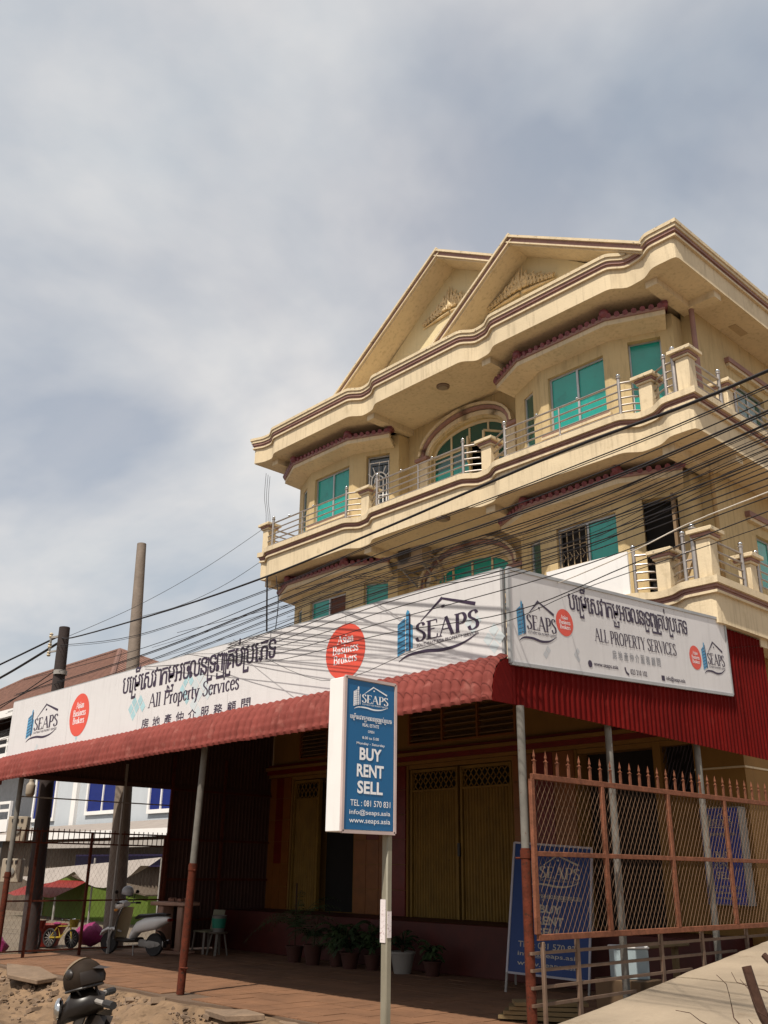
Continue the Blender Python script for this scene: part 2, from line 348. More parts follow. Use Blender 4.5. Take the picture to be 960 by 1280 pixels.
def serif(body, x0, x1, y0, h, fr, m, parent, heavy=.15, thin=.045, small=False):
    W = sum(SF[c][0]*(1 if c.isupper() or not small else 1) for c in body); k = (x1-x0)/W; x = 0; sh = []
    for c in body:
        wd, st, sf = SF[c]; loc = []
        for q in st:
            p = [(a, b) for a, b in q[1:]]
            if q[0] == 'T': s_ = ribbon(p, lambda d, t: heavy)
            elif q[0] == 't': s_ = ribbon(p, lambda d, t: thin)
            else: s_ = ribbon(catmull(p, 5), lambda d, t: thin+(heavy-thin)*abs(d.y)**1.5)
            loc.append(s_)
        for a, b in sf:
            e = .02 if b < .3 else -.02
            loc.append(([(a-.11, b+e-.02), (a+.11, b+e-.02), (a+.11, b+e+.02), (a-.11, b+e+.02)], [(0, 1, 2, 3)]))
        sh += [([(vx+x, vy) for vx, vy in s_[0]], s_[1]) for s_ in loc]
        x += wd
    return emit('lettering', [([(x0+vx*k, y0+vy*h) for vx, vy in s_[0]], s_[1]) for s_ in sh], fr, m, parent)
# Khmer line, laid out cluster by cluster (subscripts drawn as strokes)
def khmer(x0, x1, y0, h, fr, m, parent):
    B = .0; x = 0; sh = []; last = (0, .5)
    def put(ch, dx=None):
        nonlocal x, last
        s_ = font_shape(ch, B); a = min(v[0] for v in s_[0]); b = max(v[0] for v in s_[0])
        if dx is None:
            sh.extend([([(vx-a+x+e, vy) for vx, vy in s_[0]], s_[1]) for e in (-.016, 0, .016)]); last = (x, x+b-a); x += b-a+.045
        else:
            c = (last[0]+last[1])/2-(a+b)/2+dx; sh.extend([([(vx+c+e, vy) for vx, vy in s_[0]], s_[1]) for e in (-.014, .014)])
    def strokes(ps, w_=.09):
        for p in ps: sh.append(ribbon(p, lambda d, t: w_))
    def ro():
        nonlocal x
        strokes([[(x+.04, .50), (x+.04, -.21)], [(x+.0, -.20), (x+.34, -.20)], [(x+.32, -.24), (x+.32, -.08)], [(x-.03, .52), (x+.1, .44)]]); x += .13
    seq = ['ប', 'េ', 'RO', 'ម', '^ី', 'េ', 'ស', 'វ', 'ា', 'ក', 'ម', 'MO', 'អ', 'ច', 'ល', 'ន', 'RO', 'ទ', 'ព', 'YO', 'RO', 'គ', 'ប', '^់', 'RO', 'ប', 'េ', 'ភ', 'ទ']
    for c in seq:
        if c == 'RO': ro()
        elif c == 'MO':
            a, b = last; strokes([[(a+.04, -.06), (a+.04, -.30)], [(a, -.28), (b-.06, -.28)], [(b-.08, -.31), (b-.08, -.06)], [(a+.1, -.1), (a+.22, -.2)], [(b-.2, -.1), (b+.0, -.1)]], .07)
        elif c == 'YO':
            a, b = last; strokes([[(a+.08, -.05), (a+.08, -.22)], [(a+.04, -.20), (x+.08, -.20)], [(x+.05, -.24), (x+.05, .52)], [(x-.01, .54), (x+.11, .46)]]); x += .14
        elif c[0] == '^': put(c[1], 0.0)
        else: put(c)
    k = (x1-x0)/x
    return emit('lettering', [([(x0+vx*k, y0+vy*h/.60) for vx, vy in s_[0]], s_[1]) for s_ in sh], fr, m, parent)
def disc(cx, cz, rx, rz, n=36): return [(cx+rx*math.cos(2*math.pi*i/n), cz+rz*math.sin(2*math.pi*i/n)) for i in range(n)], [tuple(range(n))]
def logo(x0, x1, z0, z1, fr, parent, white=False):
    W_, H_ = x1-x0, z1-z0
    q = lambda p: [(x0+a*W_, z0+b*H_) for a, b in p]
    mt = whiteink if white else blueink; mk = whiteink if white else ink
    sh = [(q([(0,.1),(.10,.16),(.10,.80),(0,.70)]), [(0,1,2,3)]), (q([(.11,.17),(.155,.17),(.155,.90),(.13,.94),(.11,.88)]), [(0,1,2,3,4)])]
    sh += [(q([(.115+.0,.2),(.2,.2),(.2,.62),(.17,.66)]), [(0,1,2,3)])]
    emit('tower_print', sh, fr, mt, parent, .003)
    lines = [ribbon(q([(.01, .16+i*.09), (.14, .22+i*.09)]), lambda d, t: H_*.012) for i in range(7)]+[ribbon(q([(.165,.16),(.16,.86)]), lambda d, t: W_*.02)]
    emit('tower_lines', lines, fr, (kioskblue if white else ink), parent, .007)
    roof = [ribbon(q([(.30, .66), (.57, 1.0)]), lambda d, t: H_*(.015+.04*t)), ribbon(q([(.55, 1.0), (.96, .74)]), lambda d, t: H_*(.035+.03*t)), ribbon(q([(.56,.84),(.60,.84)]), lambda d, t: H_*.05)]
    emit('roof_outline', roof, fr, mk, parent, .0035)
    serif('SEAPS', x0+.23*W_, x1-.0*W_, z0+.30*H_, .34*H_, fr, mk, parent, .16, .05)
    sans('SOUTHEAST ASIA PROPERTY SERVICES', x0+.25*W_, x1-.01*W_, z0+.20*H_, z0+.26*H_, fr, mk, parent)
    sw = catmull(q([(.02,.0),(.14,.085),(.36,.10),(.58,.06),(.80,.10),(.98,.22)]), 6)
    emit('swoosh', [ribbon(sw, lambda d, t: H_*.06*math.sin(math.pi*min(1, t*.97+.02))**.8)], fr, mk, parent, .0035)
def badge(cx, cz, rx, rz, fr, parent):
    emit('round_badge', [disc(cx, cz, rx, rz)], fr, redink, parent, .003)
    for i, t in enumerate(['Asian', 'Business', 'Brokers']):
        hw = rx*(.42, .66, .60)[i]
        serif(t, cx-hw, cx+hw, cz+rz*(.36-.36*i)-.02, rz*.30, fr, whiteink, parent, .13, .06)

# ================================================================== SETTING
g = G().box(-400, 400, -60, 400, -.9, -.5)
build('street_ground', g, asph, kind='structure')
# broken dirt bank in front of the porch
NX, NY = 170, 60; grid = []
def edge_y(x): return 7.95+.22*noise.noise(Vector((x*.6, 3, 0)))+.12*noise.noise(Vector((x*2.7, 8, 0)))-(.12 if x < -15.5 else 0)
for i in range(NX+1):
    row = []; x = -24+i*(17.6/NX)
    ye = edge_y(x)
    for j in range(NY+1):
        t = j/NY; y = 1.5+(ye+.25-1.5)*(t**.55)
        d = ye-y
        z = -.045 if d <= 0 else -.045-.34*min(1, (d/1.0))**.6+.27*max(0, min(1, (d-1.6)/2.0))
        if d > 0:
            a = min(1, d*4)
            z += a*(.10*noise.fractal(Vector((x*1.1, y*1.1, 0)), .8, 2.1, 4)+.045*noise.fractal(Vector((x*5, y*5, 4)), .7, 2.2, 3))
        row.append((x, y, z))
    grid.append(row)
build('dirt_bank', G().sheet(grid), dirtm, kind='structure', open_=True)
rg = G()
for i in range(900):
    x = random.uniform(-21, -7.5); d = abs(random.gauss(0, .55))+.02; y = edge_y(x)-d
    s_ = random.uniform(.012, .05)*(2.2 if random.random() < .06 else 1)
    M = Matrix.Rotation(random.uniform(0, 6), 3, 'Z') @ Matrix.Rotation(random.uniform(-.6, .6), 3, 'X')
    z = -.045-.34*min(1, d/1.0)**.6+.27*max(0, min(1, (d-1.6)/2))
    rg.cbox((x, y, z+s_*.3), s_*random.uniform(1, 2.2), s_*random.uniform(.8, 1.5), s_*random.uniform(.4, .9), M)
build('rubble', rg, stonem, kind='stuff', smooth=False, label='loose stones and broken crumbs lying on the dirt bank along the porch edge')
def broken_slab(pts, z, t, label, rot=(0, 0)):
    cx = sum(p[0] for p in pts)/len(pts); cy = sum(p[1] for p in pts)/len(pts)
    g = G().prism([(a-cx, b-cy) for a, b in pts], -t/2, t/2)
    M = Matrix.Rotation(rot[0], 3, 'X') @ Matrix.Rotation(rot[1], 3, 'Y'); g.v = [tuple(M @ Vector(v)+Vector((cx, cy, z))) for v in g.v]
    o = build('broken_slab', g, stonem, origin=(cx, cy, z), bevel=.012, smooth=False); tag(o, label, 'rubble'); o['group'] = 'broken pavement pieces on the dirt bank'
broken_slab([(-17.9,7.7),(-17.0,7.35),(-16.3,7.55),(-16.35,7.95),(-17.3,8.05)], .0, .07, 'large pale slab of broken pavement lying at the porch edge left of the helmet', (.05, .08))
broken_slab([(-17.9,6.6),(-17.5,6.4),(-17.3,6.75),(-17.7,6.9)], -.22, .07, 'small upright shard of pavement at the far left of the dirt bank', (.5, .3))
broken_slab([(-17.0,6.5),(-16.2,6.3),(-16.1,6.5),(-16.9,6.72)], -.22, .05, 'thin flat strip of broken pavement low on the dirt bank at left', (.12, .15))
broken_slab([(-11.9,7.9),(-11.1,7.7),(-10.6,7.95),(-11.2,8.1)], -.05, .08, 'cracked pavement piece below the foot of the red and grey awning post', (.1, -.05))
broken_slab([(-10.4,8.0),(-9.5,7.8),(-9.3,8.0),(-10.0,8.15)], -.09, .06, 'flat cracked piece at the porch edge left of the kiosk sign post', (.12, .05))
# porch floor with laid tiles
fl = build('porch_floor', G().prism([(-21,8.02),(-15.5,7.88),(-14,8.05),(-12.6,7.95),(-11.2,8.2),(-10,8.05),(-8.4,8.12),(-6.62,8.05),(-6.62,14.9),(-21,14.9)], -.45, -.012), grout, kind='structure')
tg = G(); ts = .40
for i in range(36):
    for j in range(17):
        x = -20.98+i*ts; y = 8.12+j*ts
        if x+ts > -6.63 or (j == 0 and random.random() < .12): continue
        dz = random.uniform(-.003, .003)
        tg.box(x+.005, x+ts-.005, y+.005, y+ts-.005, -.012, .0+dz)
build('floor_tiles', tg, floorm, fl, kind='stuff', smooth=False)
build('kerb', G().box(-21.2, -21.0, 8.05, 24, -.45, .03), conc, kind='structure', bevel=.01)
build('yard_ground', G().box(-120, -21.2, 7.9, 60, -.5, -.03), asph, kind='structure')
# concrete ramp on the side street
def rz(y): return .31+.127*(y-8.6)
rp = G().prismx([(2.5, -.55), (2.5, rz(2.5)-.05), (8.6, rz(8.6)-.05), (16, rz(16)-.05), (40, rz(16)+.03*24-.05), (40, -.55)], -6.52, 14)
ramp = build('concrete_ramp', rp, dirtm, kind='structure')
def crumbly(y0, y1, x0, x1, dz):   # one cast slab: a slightly uneven top and a chipped left edge
    g = G(); nx, ny = 16, 26; top = []
    for i in range(nx+1):
        row = []
        for j in range(ny+1):
            u = i/nx; x = x0+(x1-x0)*u**1.6; y = y0+(y1-y0)*j/ny
            if i == 0: x += -.0+.05*max(0, noise.noise(Vector((y*3.1, 5, 0))))+.02*noise.noise(Vector((y*11, 2, 0)))
            z = rz(y)+dz+.012*noise.noise(Vector((x*.9, y*.9, 2)))+.004*noise.noise(Vector((x*6, y*6, 1)))
            if i == 0: z -= .012
            if j in (0, ny): z -= .008
            row.append((x, y, z))
        top.append(row)
    g.sheet(top)
    for i in range(nx): g.add([top[i][0], top[i+1][0], (*top[i+1][0][:2], top[i+1][0][2]-.14), (*top[i][0][:2], top[i][0][2]-.14)], [(0, 1, 2, 3)])
    for j in range(ny): g.add([top[0][j], top[0][j+1], (*top[0][j+1][:2], top[0][j+1][2]-.14), (*top[0][j][:2], top[0][j][2]-.14)], [(0, 1, 2, 3)])
    build('concrete_slab', g, conc, ramp, open_=True)
for k in range(5):
    for q in range(2): crumbly(2.6+2.75*k+.008, 2.6+2.75*(k+1)-.008, (-6.56, -3.43)[q], (-3.45, 4)[q], (.0, .004, -.003, .005, 0)[k])

# ================================================================== BUILDING
B = thing('shophouse', 'three storey cream shophouse with two pointed gables, purple trim and teal windows', 'building', (-13, 18, 0))
YW = 14.85
front0 = [(-18.5,13.2),(-15.5,13.2),(-15.25,13.42),(-14.85,13.38),(-14.58,13.2),(-11.85,13.2),(-11.6,13.42),(-11.2,13.38),(-10.95,13.2),(-8.1,13.2),(-7.85,13.42),(-7.45,13.38),(-7.2,13.2),(-6.7,13.2)]
slab_poly = [(-18.95,24),(-18.95,13.3),(-18.8,13.4)]+front0+[(-6.7,24)]
roof_poly = [(-19.45,24),(-19.45,13.22),(-19.15,13.36),(-18.8,13.38)]+front0+[(-6.7,24)]
def rounded(poly):   # soften the notch corners with extra points
    r = []; n = len(poly)
    for i in range(n):
        p0, p1, p2 = [Vector(q) for q in (poly[i-1], poly[i], poly[(i+1) % n])]
        l1, l2 = (p0-p1).length, (p2-p1).length
        if min(l1, l2) < .55 and p1.y < 13.5:
            c = min(.09, l1*.35, l2*.35); a = p1+(p0-p1).normalized()*c; b = p1+(p2-p1).normalized()*c; r += [tuple(a), tuple((a+b)/2*.5+p1*.5), tuple(b)]
        else: r.append(tuple(p1))
    return r
def band(name, poly, z0, z1, off, m, parent=B):
    return build(name, G().prism(rounded(offset_poly(poly, off)), z0, z1), m, parent, smooth=True)
for zb in (8.57, 5.30):
    band('balcony_slab', slab_poly, zb, zb+.46, 0, cream)
    band('cornice_line', slab_poly, zb+.46, zb+.50, .05, cream)
    band('purple_band', slab_poly, zb+.50, zb+.55, .03, purple)
    band('purple_band', slab_poly, zb+.55, zb+.595, .055, purple)
    band('balcony_coping', slab_poly, zb+.595, zb+.71, .10, cream)
band('roof_slab', roof_poly, 11.93, 12.34, 0, cream)
band('cornice_line', roof_poly, 12.34, 12.38, .05, cream)
band('purple_band', roof_poly, 12.38, 12.44, .03, purple)
band('purple_band', roof_poly, 12.44, 12.50, .06, purple)
band('roof_coping', roof_poly, 12.50, 12.57, .085, cream)
band('roof_coping', roof_poly, 12.57, 12.64, .11, capm)
# soffit beams
for zb in (11.93, 8.57, 5.30):
    for x in (-15.05, -11.4):
        build('soffit_beam', G().box(x-.12, x+.12, 13.5, YW, zb-.14, zb+.02), cream, B)
    build('soffit_beam', G().box(-7.52, -7.28, 13.5, YW, zb-.14, zb+.02), cream, B)
    build('soffit_beam', G().box(-7.28, -6.76, 14.62, 14.86, zb-.14, zb+.02), cream, B)
    build('soffit_beam', G().box(-18.95, -18.7, 13.5, YW, zb-.14, zb+.02), cream, B)
# round soffit lights
for c in ((-12.87, 13.72, 11.93), (-12.55, 13.34, 8.57)):
    l_ = build('soffit_light', G().lathe([(.15, 0), (.15, -.03), (.11, -.05), (0, -.05)], c, 24), mat('lamp_rim', (.16, .11, .08), .5), B)
    build('diffuser', G().lathe([(.10, -.051), (.10, -.06), (0, -.062)], c, 20), mat('lamp_glass', (.25, .20, .15), .3), l_)
build('access_panel', G().box(-7.2, -7.05, 16.0, 16.5, 11.915, 11.935), mat('vent_paint', (.40, .30, .18), .8), B)

# wall panels with openings, in a local frame a->b (plan points), openings (s0,s1,z0,z1)
def wall(a, b, z0, z1, ops, th, m, parent, name='wall'):
    a, b = Vector(a), Vector(b); ln = (b-a).length; d = (b-a)/ln; nn = Vector((-d.y, d.x))  # inward normal is +nn
    g = G()
    def bx(s0, s1, q0, q1):
        if s1-s0 < 1e-4 or q1-q0 < 1e-4: return
        p = [a+d*s0, a+d*s1, a+d*s1+nn*th, a+d*s0+nn*th]; g.prism([(v.x, v.y) for v in p], q0, q1)
    xs = 0
    for (s0, s1, q0, q1) in sorted(ops):
        bx(xs, s0, z0, z1); bx(s0, s1, z0, q0); bx(s0, s1, q1, z1); xs = s1
    bx(xs, ln, z0, z1)
    build(name, g, m, parent)
    return a, d, nn
def local_box(fr, s0, s1, n0, n1, z0, z1, g):
    a, d, nn = fr; p = [a+d*s0+nn*n0, a+d*s1+nn*n0, a+d*s1+nn*n1, a+d*s0+nn*n1]; return g.prism([(v.x, v.y) for v in p], z0, z1)
def window(fr, s0, s1, z0, z1, panes, parent, inset=.07, fm=None, fw=.045, name='window', lbl=None):
    fm = fm or alu; g = G()
    local_box(fr, s0, s1, inset, inset+.06, z0, z0+fw, g); local_box(fr, s0, s1, inset, inset+.06, z1-fw, z1, g)
    n = len(panes); wd = (s1-s0)/n
    for i in range(n+1):
        c = s0+i*wd; e0 = c if i == 0 else c-fw/2; e1 = c if i == n else c+fw/2
        if i == 0: e1 = c+fw
        if i == n: e0 = c-fw
        local_box(fr, e0, e1, inset, inset+.06, z0+fw, z1-fw, g)
    f = build(name, g, fm, parent, label=lbl, smooth=False)
    for i, pm in enumerate(panes):
        if pm is None: continue
        build('pane', local_box(fr, s0+i*wd+fw/2, s0+(i+1)*wd-fw/2, inset+.02+.012*(i % 2), inset+.032+.012*(i % 2), z0+fw, z1-fw, G()), pm, f, smooth=False)
    # near-black panel painting in the shade of the room behind
    build('room_shade', local_box(fr, s0+.01, s1-.01, inset+.11, inset+.14, z0+.01, z1-.01, G()), dark, f, smooth=False)
    return f
def grille(fr, s0, s1, z0, z1, n, parent, m, arch=False):
    g = G(); a, d, nn = fr
    P = lambda s, z: (a+d*s+nn*.05).to_3d()+Vector((0, 0, z))
    for i in range(n+1):
        s = s0+(s1-s0)*i/n; g.tube([P(s, z0), P(s, z1)], .011, 6)
    g.tube([P(s0, z0+.02), P(s1, z0+.02)], .012, 6); g.tube([P(s0, z1-.02), P(s1, z1-.02)], .012, 6)
    if arch:
        c = (s0+s1)/2; zc = z1-.5
        for r in (.2, .11):
            pts = [P(c-r, z0+.1)]+[P(c-r*math.cos(math.pi*k/10), zc+r*math.sin(math.pi*k/10)*1.1) for k in range(11)]+[P(c+r, z0+.1)]
            g.tube(pts, .016, 6)
        for k in range(1, 6):
            t = math.pi*k/6; g.tube([P(c-.2*math.cos(t), zc+.2*math.sin(t)), P(c-.34*math.cos(t), zc+.42*math.sin(t))], .011, 6)
        for z in (zc-.4, zc-.8): g.tube([P(s0, z), P(s1, z)], .012, 6)
    else:
        for z in (z0+(z1-z0)*.35, z0+(z1-z0)*.7): g.tube([P(s0, z), P(s1, z)], .012, 6)
        for i in range(n):
            s = s0+(s1-s0)*(i+.5)/n; g.tube([P(s-.03, z0+(z1-z0)*.45), P(s+.03, z0+(z1-z0)*.52), P(s-.03, z0+(z1-z0)*.6)], .010, 5)
    build('grille', g, m, parent)

ZL = {3: (9.21, 11.93), 2: (5.94, 8.57)}
BAYS = {'right': 0.0, 'left': -7.5}
def scallop_canopy(pl, z0, parent):
    # pl: outer plan outline open polyline; roof rises back to the wall
    inner = [(-11.40, 14.8), (-10.35, 14.25), (-8.85, 14.25), (-7.9, 14.8)]
    dx = pl[0][0]-(-11.62)
    inner = [(a+dx, b) for a, b in inner]
    ol = pl
    poly = ol+inner[::-1]
    can = build('bay_canopy', G().prism(poly, z0, z0+.05), cream, parent)
    g = G(); o1 = offset_poly(ol+[(ol[-1][0], 14.9), (ol[0][0], 14.9)], 0)
    ii = [(a, b-.02) for a, b in inner]
    for i in range(len(ol)-1): g.add([(*ol[i], z0+.002), (*ol[i+1], z0+.002), (ii[i+1][0], ii[i+1][1], z0-.16), (ii[i][0], ii[i][1], z0-.16)], [(0, 1, 2, 3)])
    build('cove', g, cream, can, open_=True)
    cp = [(ol[i], 0) for i in range(len(ol))]
    def strip(name, off, za, zb, m, w_=.10):
        g = G()
        for i in range(len(ol)-1):
            a, b = Vector(ol[i]), Vector(ol[i+1]); d = (b-a).normalized(); nn = Vector((-d.y, d.x))
            e0 = 0; p = [a-nn*off-d*off*.4, b-nn*off+d*off*.4, b+nn*w_, a+nn*w_]
            g.prism([(v.x, v.y) for v in p], za, zb)
        build(name, g, m, can)
    strip('canopy_trim', .0, z0+.05, z0+.10, cream)
    strip('canopy_trim', .03, z0+.10, z0+.17, purple)
    # barrel tiles: one raised row per .17 m, stepped, from the edge up to the wall
    g = G(); bg_ = G()
    for i in range(len(ol)-1):
        a, b = Vector(ol[i]), Vector(ol[i+1]); c, d_ = Vector(inner[i]), Vector(inner[i+1])
        n = max(2, round((b-a).length/.15))
        bg_.add([(a.x, a.y, z0+.17), (b.x, b.y, z0+.17), (d_.x, d_.y, z0+.50), (c.x, c.y, z0+.50)], [(0, 1, 2, 3)])
        for k in range(n):
            t = (k+.5)/n; p = a.lerp(b, t); q = c.lerp(d_, t); u = (q-p); ou = -u.normalized()*.05
            pts = [(p+ou).to_3d()+Vector((0, 0, z0+.18)), p.lerp(q, .33).to_3d()+Vector((0, 0, z0+.29)), p.lerp(q, .66).to_3d()+Vector((0, 0, z0+.40)), q.to_3d()+Vector((0, 0, z0+.50))]
            for s in range(3):
                g.tube([pts[s]-Vector((0, 0, .0)), pts[s+1]], [.055, .04], 7)
    build('tile_bed', bg_, tilem, can, open_=True); build('roof_tiles', g, tilem, can, kind='stuff')
    for i in range(len(ol)):
        a, c = Vector(ol[i]), Vector(inner[i])
        g = G().ball(a.to_3d()+Vector((0, 0, z0+.26)), .10, .10, .10, 12, 8)
        if i in (0, len(ol)-1): g = G().ball(a.to_3d()+Vector((0, 0, z0+.20)), .07)
        g.tube([a.to_3d()+Vector((0, 0, z0+.24)), c.to_3d()+Vector((0, 0, z0+.54))], [.075, .07], 8)
        build('ridge_tile', g, tilem, can)
def bay(side, lv):
    dx = BAYS[side]; z0, z1 = ZL[lv]; zz = 0 if lv == 3 else -3.27
    A, Bp, Cp, D, E = [(x+dx, y) for x, y in ((-11.42, 14.46), (-10.4, 14.0), (-8.72, 14.0), (-7.6, 14.5), (-7.6, YW+.02))]
    wt = .16; zt = 11.62+zz
    nl = (Vector(Bp)-Vector(A)).length; nf = 1.68; nd = (Vector(D)-Vector(Cp)).length
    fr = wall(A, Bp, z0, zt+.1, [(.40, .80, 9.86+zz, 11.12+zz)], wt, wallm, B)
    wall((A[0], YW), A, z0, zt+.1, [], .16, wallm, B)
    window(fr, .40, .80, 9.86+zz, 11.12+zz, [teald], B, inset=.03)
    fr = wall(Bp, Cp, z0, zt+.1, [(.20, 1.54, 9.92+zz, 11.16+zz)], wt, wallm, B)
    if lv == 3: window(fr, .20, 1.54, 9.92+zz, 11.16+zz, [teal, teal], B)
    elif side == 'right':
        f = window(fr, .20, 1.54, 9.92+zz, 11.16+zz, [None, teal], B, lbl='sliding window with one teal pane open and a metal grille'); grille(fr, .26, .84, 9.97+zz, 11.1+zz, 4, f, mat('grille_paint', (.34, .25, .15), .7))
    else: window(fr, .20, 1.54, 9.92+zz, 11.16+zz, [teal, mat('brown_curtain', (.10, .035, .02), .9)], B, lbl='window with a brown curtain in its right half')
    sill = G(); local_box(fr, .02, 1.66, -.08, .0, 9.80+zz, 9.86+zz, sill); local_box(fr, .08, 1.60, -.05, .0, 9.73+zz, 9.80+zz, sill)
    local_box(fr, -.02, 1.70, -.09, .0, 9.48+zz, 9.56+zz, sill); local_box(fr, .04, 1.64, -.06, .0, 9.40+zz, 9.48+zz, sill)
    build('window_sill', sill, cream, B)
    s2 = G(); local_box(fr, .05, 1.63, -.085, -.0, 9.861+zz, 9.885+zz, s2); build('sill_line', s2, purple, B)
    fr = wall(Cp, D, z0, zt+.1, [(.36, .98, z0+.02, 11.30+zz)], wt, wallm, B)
    if lv == 3 and side == 'right': window(fr, .36, .98, z0+.02, 11.30+zz, [teal], B, inset=.12, fw=.03, name='door')
    elif lv == 3: 
        f = window(fr, .36, .98, z0+.02, 11.30+zz, [darkglass], B, inset=.12, fw=.04, name='door', lbl='narrow door behind a white arched sunburst grille'); grille(fr, .44, .94, z0+.1, 11.12+zz, 2, f, whitep, True)
    elif side == 'right':
        build('open_doorway_shade', local_box(fr, .36, .97, .3, .34, z0+.03, 11.3+zz, G()), dark, B)  # flat near-black panel painted as the shade inside the doorway
        build('door', local_box(fr, .90, .95, -.42, .10, z0+.05, 11.2+zz, G()), mat('door_wood', (.16, .10, .05), .7), B, label='door leaf swung open to the balcony')
    else: window(fr, .36, .98, z0+.02, 11.30+zz, [teal], B, inset=.12, fw=.03, name='door')
    # lintel reveal above the door
    wall(D, E, z0, zt+.1, [], wt, wallm, B)
    poly = [(A[0], YW), A, Bp, Cp, D, E]
    build('bay_head', G().prism(offset_poly(poly, -.01), zt+.1, zt+.14), wallm, B)
    pl = [(x+dx, y) for x, y in ((-11.62, 14.08), (-10.66, 13.62), (-8.52, 13.62), (-7.50, 14.08))] 
    scallop_canopy(pl, 11.50+zz, B)
for lv in (3, 2):
    for side in ('left', 'right'): bay(side, lv)
    zz = 0 if lv == 3 else -3.27; z0, z1 = ZL[lv]
    # centre wall with the arched opening
    xa0, xa1, zs = -14.35, -12.05, 11.0+zz
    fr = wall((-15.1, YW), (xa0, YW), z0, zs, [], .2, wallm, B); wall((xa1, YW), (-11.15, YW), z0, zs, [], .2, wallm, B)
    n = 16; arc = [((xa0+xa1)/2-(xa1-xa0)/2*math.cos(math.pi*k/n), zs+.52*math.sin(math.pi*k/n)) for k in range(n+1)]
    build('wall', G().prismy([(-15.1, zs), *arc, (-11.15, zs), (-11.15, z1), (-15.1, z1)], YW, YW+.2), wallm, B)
    def arcs(r, o): return [((xa0+xa1)/2-((xa1-xa0)/2+r)*math.cos(math.pi*k/n), zs+o+(.52+r)*math.sin(math.pi*k/n)) for k in range(n+1)]
    def arcband(name, r0, r1, o, y0, m):
        a, b = arcs(r0, o), arcs(r1, o); g = G()
        for k in range(n): g.prismy([a[k], a[k+1], b[k+1], b[k]], y0, YW)
        build(name, g, m, B)
    arcband('arch_moulding', .05, .16, .02, YW-.05, cream); arcband('arch_moulding', .16, .24, .04, YW-.11, purple); arcband('arch_moulding', .24, .30, .06, YW-.15, cream)
    for sgn, xx in ((-1, xa0), (1, xa1)):
        build('arch_moulding', G().box(min(xx+sgn*.02, xx+sgn*.42), max(xx+sgn*.02, xx+sgn*.42), YW-.14, YW, zs-.06, zs+.02), purple, B)
        build('pilaster', G().box(min(xx+sgn*.05, xx+sgn*.33), max(xx+sgn*.05, xx+sgn*.33), YW-.07, YW, z0, zs-.06), cream, B, bevel=.01)
    # arched window: frames and panes
    g = G(); Y1, Y2 = YW+.10, YW+.15; mid = (xa0+xa1)/2; wfm = mat('window_wood_cream', (.55, .43, .26), .6, .1, 4)
    for x in (xa0, xa0+.575, mid, xa0+1.725, xa1): g.box(x-.035, x+.035, Y1, Y2, z0, zs)
    for z in (z0+.9, zs-.04, zs+.0): g.box(xa0, xa1, Y1+.003, Y2-.003, z-.03, z+.03)
    for k in range(n): g.prismy([arc[k], arc[k+1], (arc[k+1][0]*.94+mid*.06, zs+(arc[k+1][1]-zs)*.86), (arc[k][0]*.94+mid*.06, zs+(arc[k][1]-zs)*.86)], Y1-.004, Y2-.004)
    for x in (xa0+.575, mid, xa0+1.725): g.box(x-.025, x+.025, Y1+.001, Y2-.001, zs, zs+.42)
    f = build('arched_window', g, wfm, B, smooth=False)
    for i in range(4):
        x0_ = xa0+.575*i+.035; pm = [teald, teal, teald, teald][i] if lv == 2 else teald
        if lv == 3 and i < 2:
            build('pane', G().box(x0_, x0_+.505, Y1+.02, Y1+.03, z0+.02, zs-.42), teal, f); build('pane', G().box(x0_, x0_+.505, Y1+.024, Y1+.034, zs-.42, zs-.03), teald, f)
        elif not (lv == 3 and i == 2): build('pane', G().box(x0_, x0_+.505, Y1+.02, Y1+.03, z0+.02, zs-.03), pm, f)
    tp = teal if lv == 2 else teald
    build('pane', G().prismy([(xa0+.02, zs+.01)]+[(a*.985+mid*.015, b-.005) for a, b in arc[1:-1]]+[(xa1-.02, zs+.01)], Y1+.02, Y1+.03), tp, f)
    # casements pushed open
    if lv == 3:
        cz = zs-.62
        for (xh, sg) in ((mid+.02, 1), (xa1-.08, -1)):
            cg = G(); M = Matrix.Rotation(sg*R(-55), 3, 'Z')
            def pt(u, z): v = M @ Vector((u*sg, 0, 0)); return (xh+v.x, Y1+v.y, z)
            for (u0, z_0, u1, z_1) in ((0, cz, .5, cz), (0, zs-.05, .5, zs-.05), (0, cz, 0, zs-.05), (.5, cz, .5, zs-.05)): cg.bar(pt(u0, z_0), pt(u1, z_1), .045)
            cs = build('casement', cg, wfm, B, smooth=False)
            build('pane', G().add([pt(.03, cz+.03), pt(.47, cz+.03), pt(.47, zs-.08), pt(.03, zs-.08)], [(0, 1, 2, 3)]), teald, cs, open_=True)
    build('room_shade', G().box(xa0-.1, xa1+.1, YW+.7, YW+.75, z0, zs+.6), dark, B)  # near-black sheet in place of the shaded room behind the arch
    if lv == 2: grille((Vector((-14.35, YW-.3)), Vector((1, 0)), Vector((0, 1))), 0.0, .9, 7.05, 7.95, 4, B, mat('gold_grille', (.45, .32, .14), .6))
    # walls beside and side wall
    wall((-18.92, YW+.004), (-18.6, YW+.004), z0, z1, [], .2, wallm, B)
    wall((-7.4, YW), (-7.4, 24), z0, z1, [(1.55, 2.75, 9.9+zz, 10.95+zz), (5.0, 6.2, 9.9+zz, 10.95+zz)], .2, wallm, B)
    frs = (Vector((-7.4, YW)), Vector((0, 1)), Vector((-1, 0)))
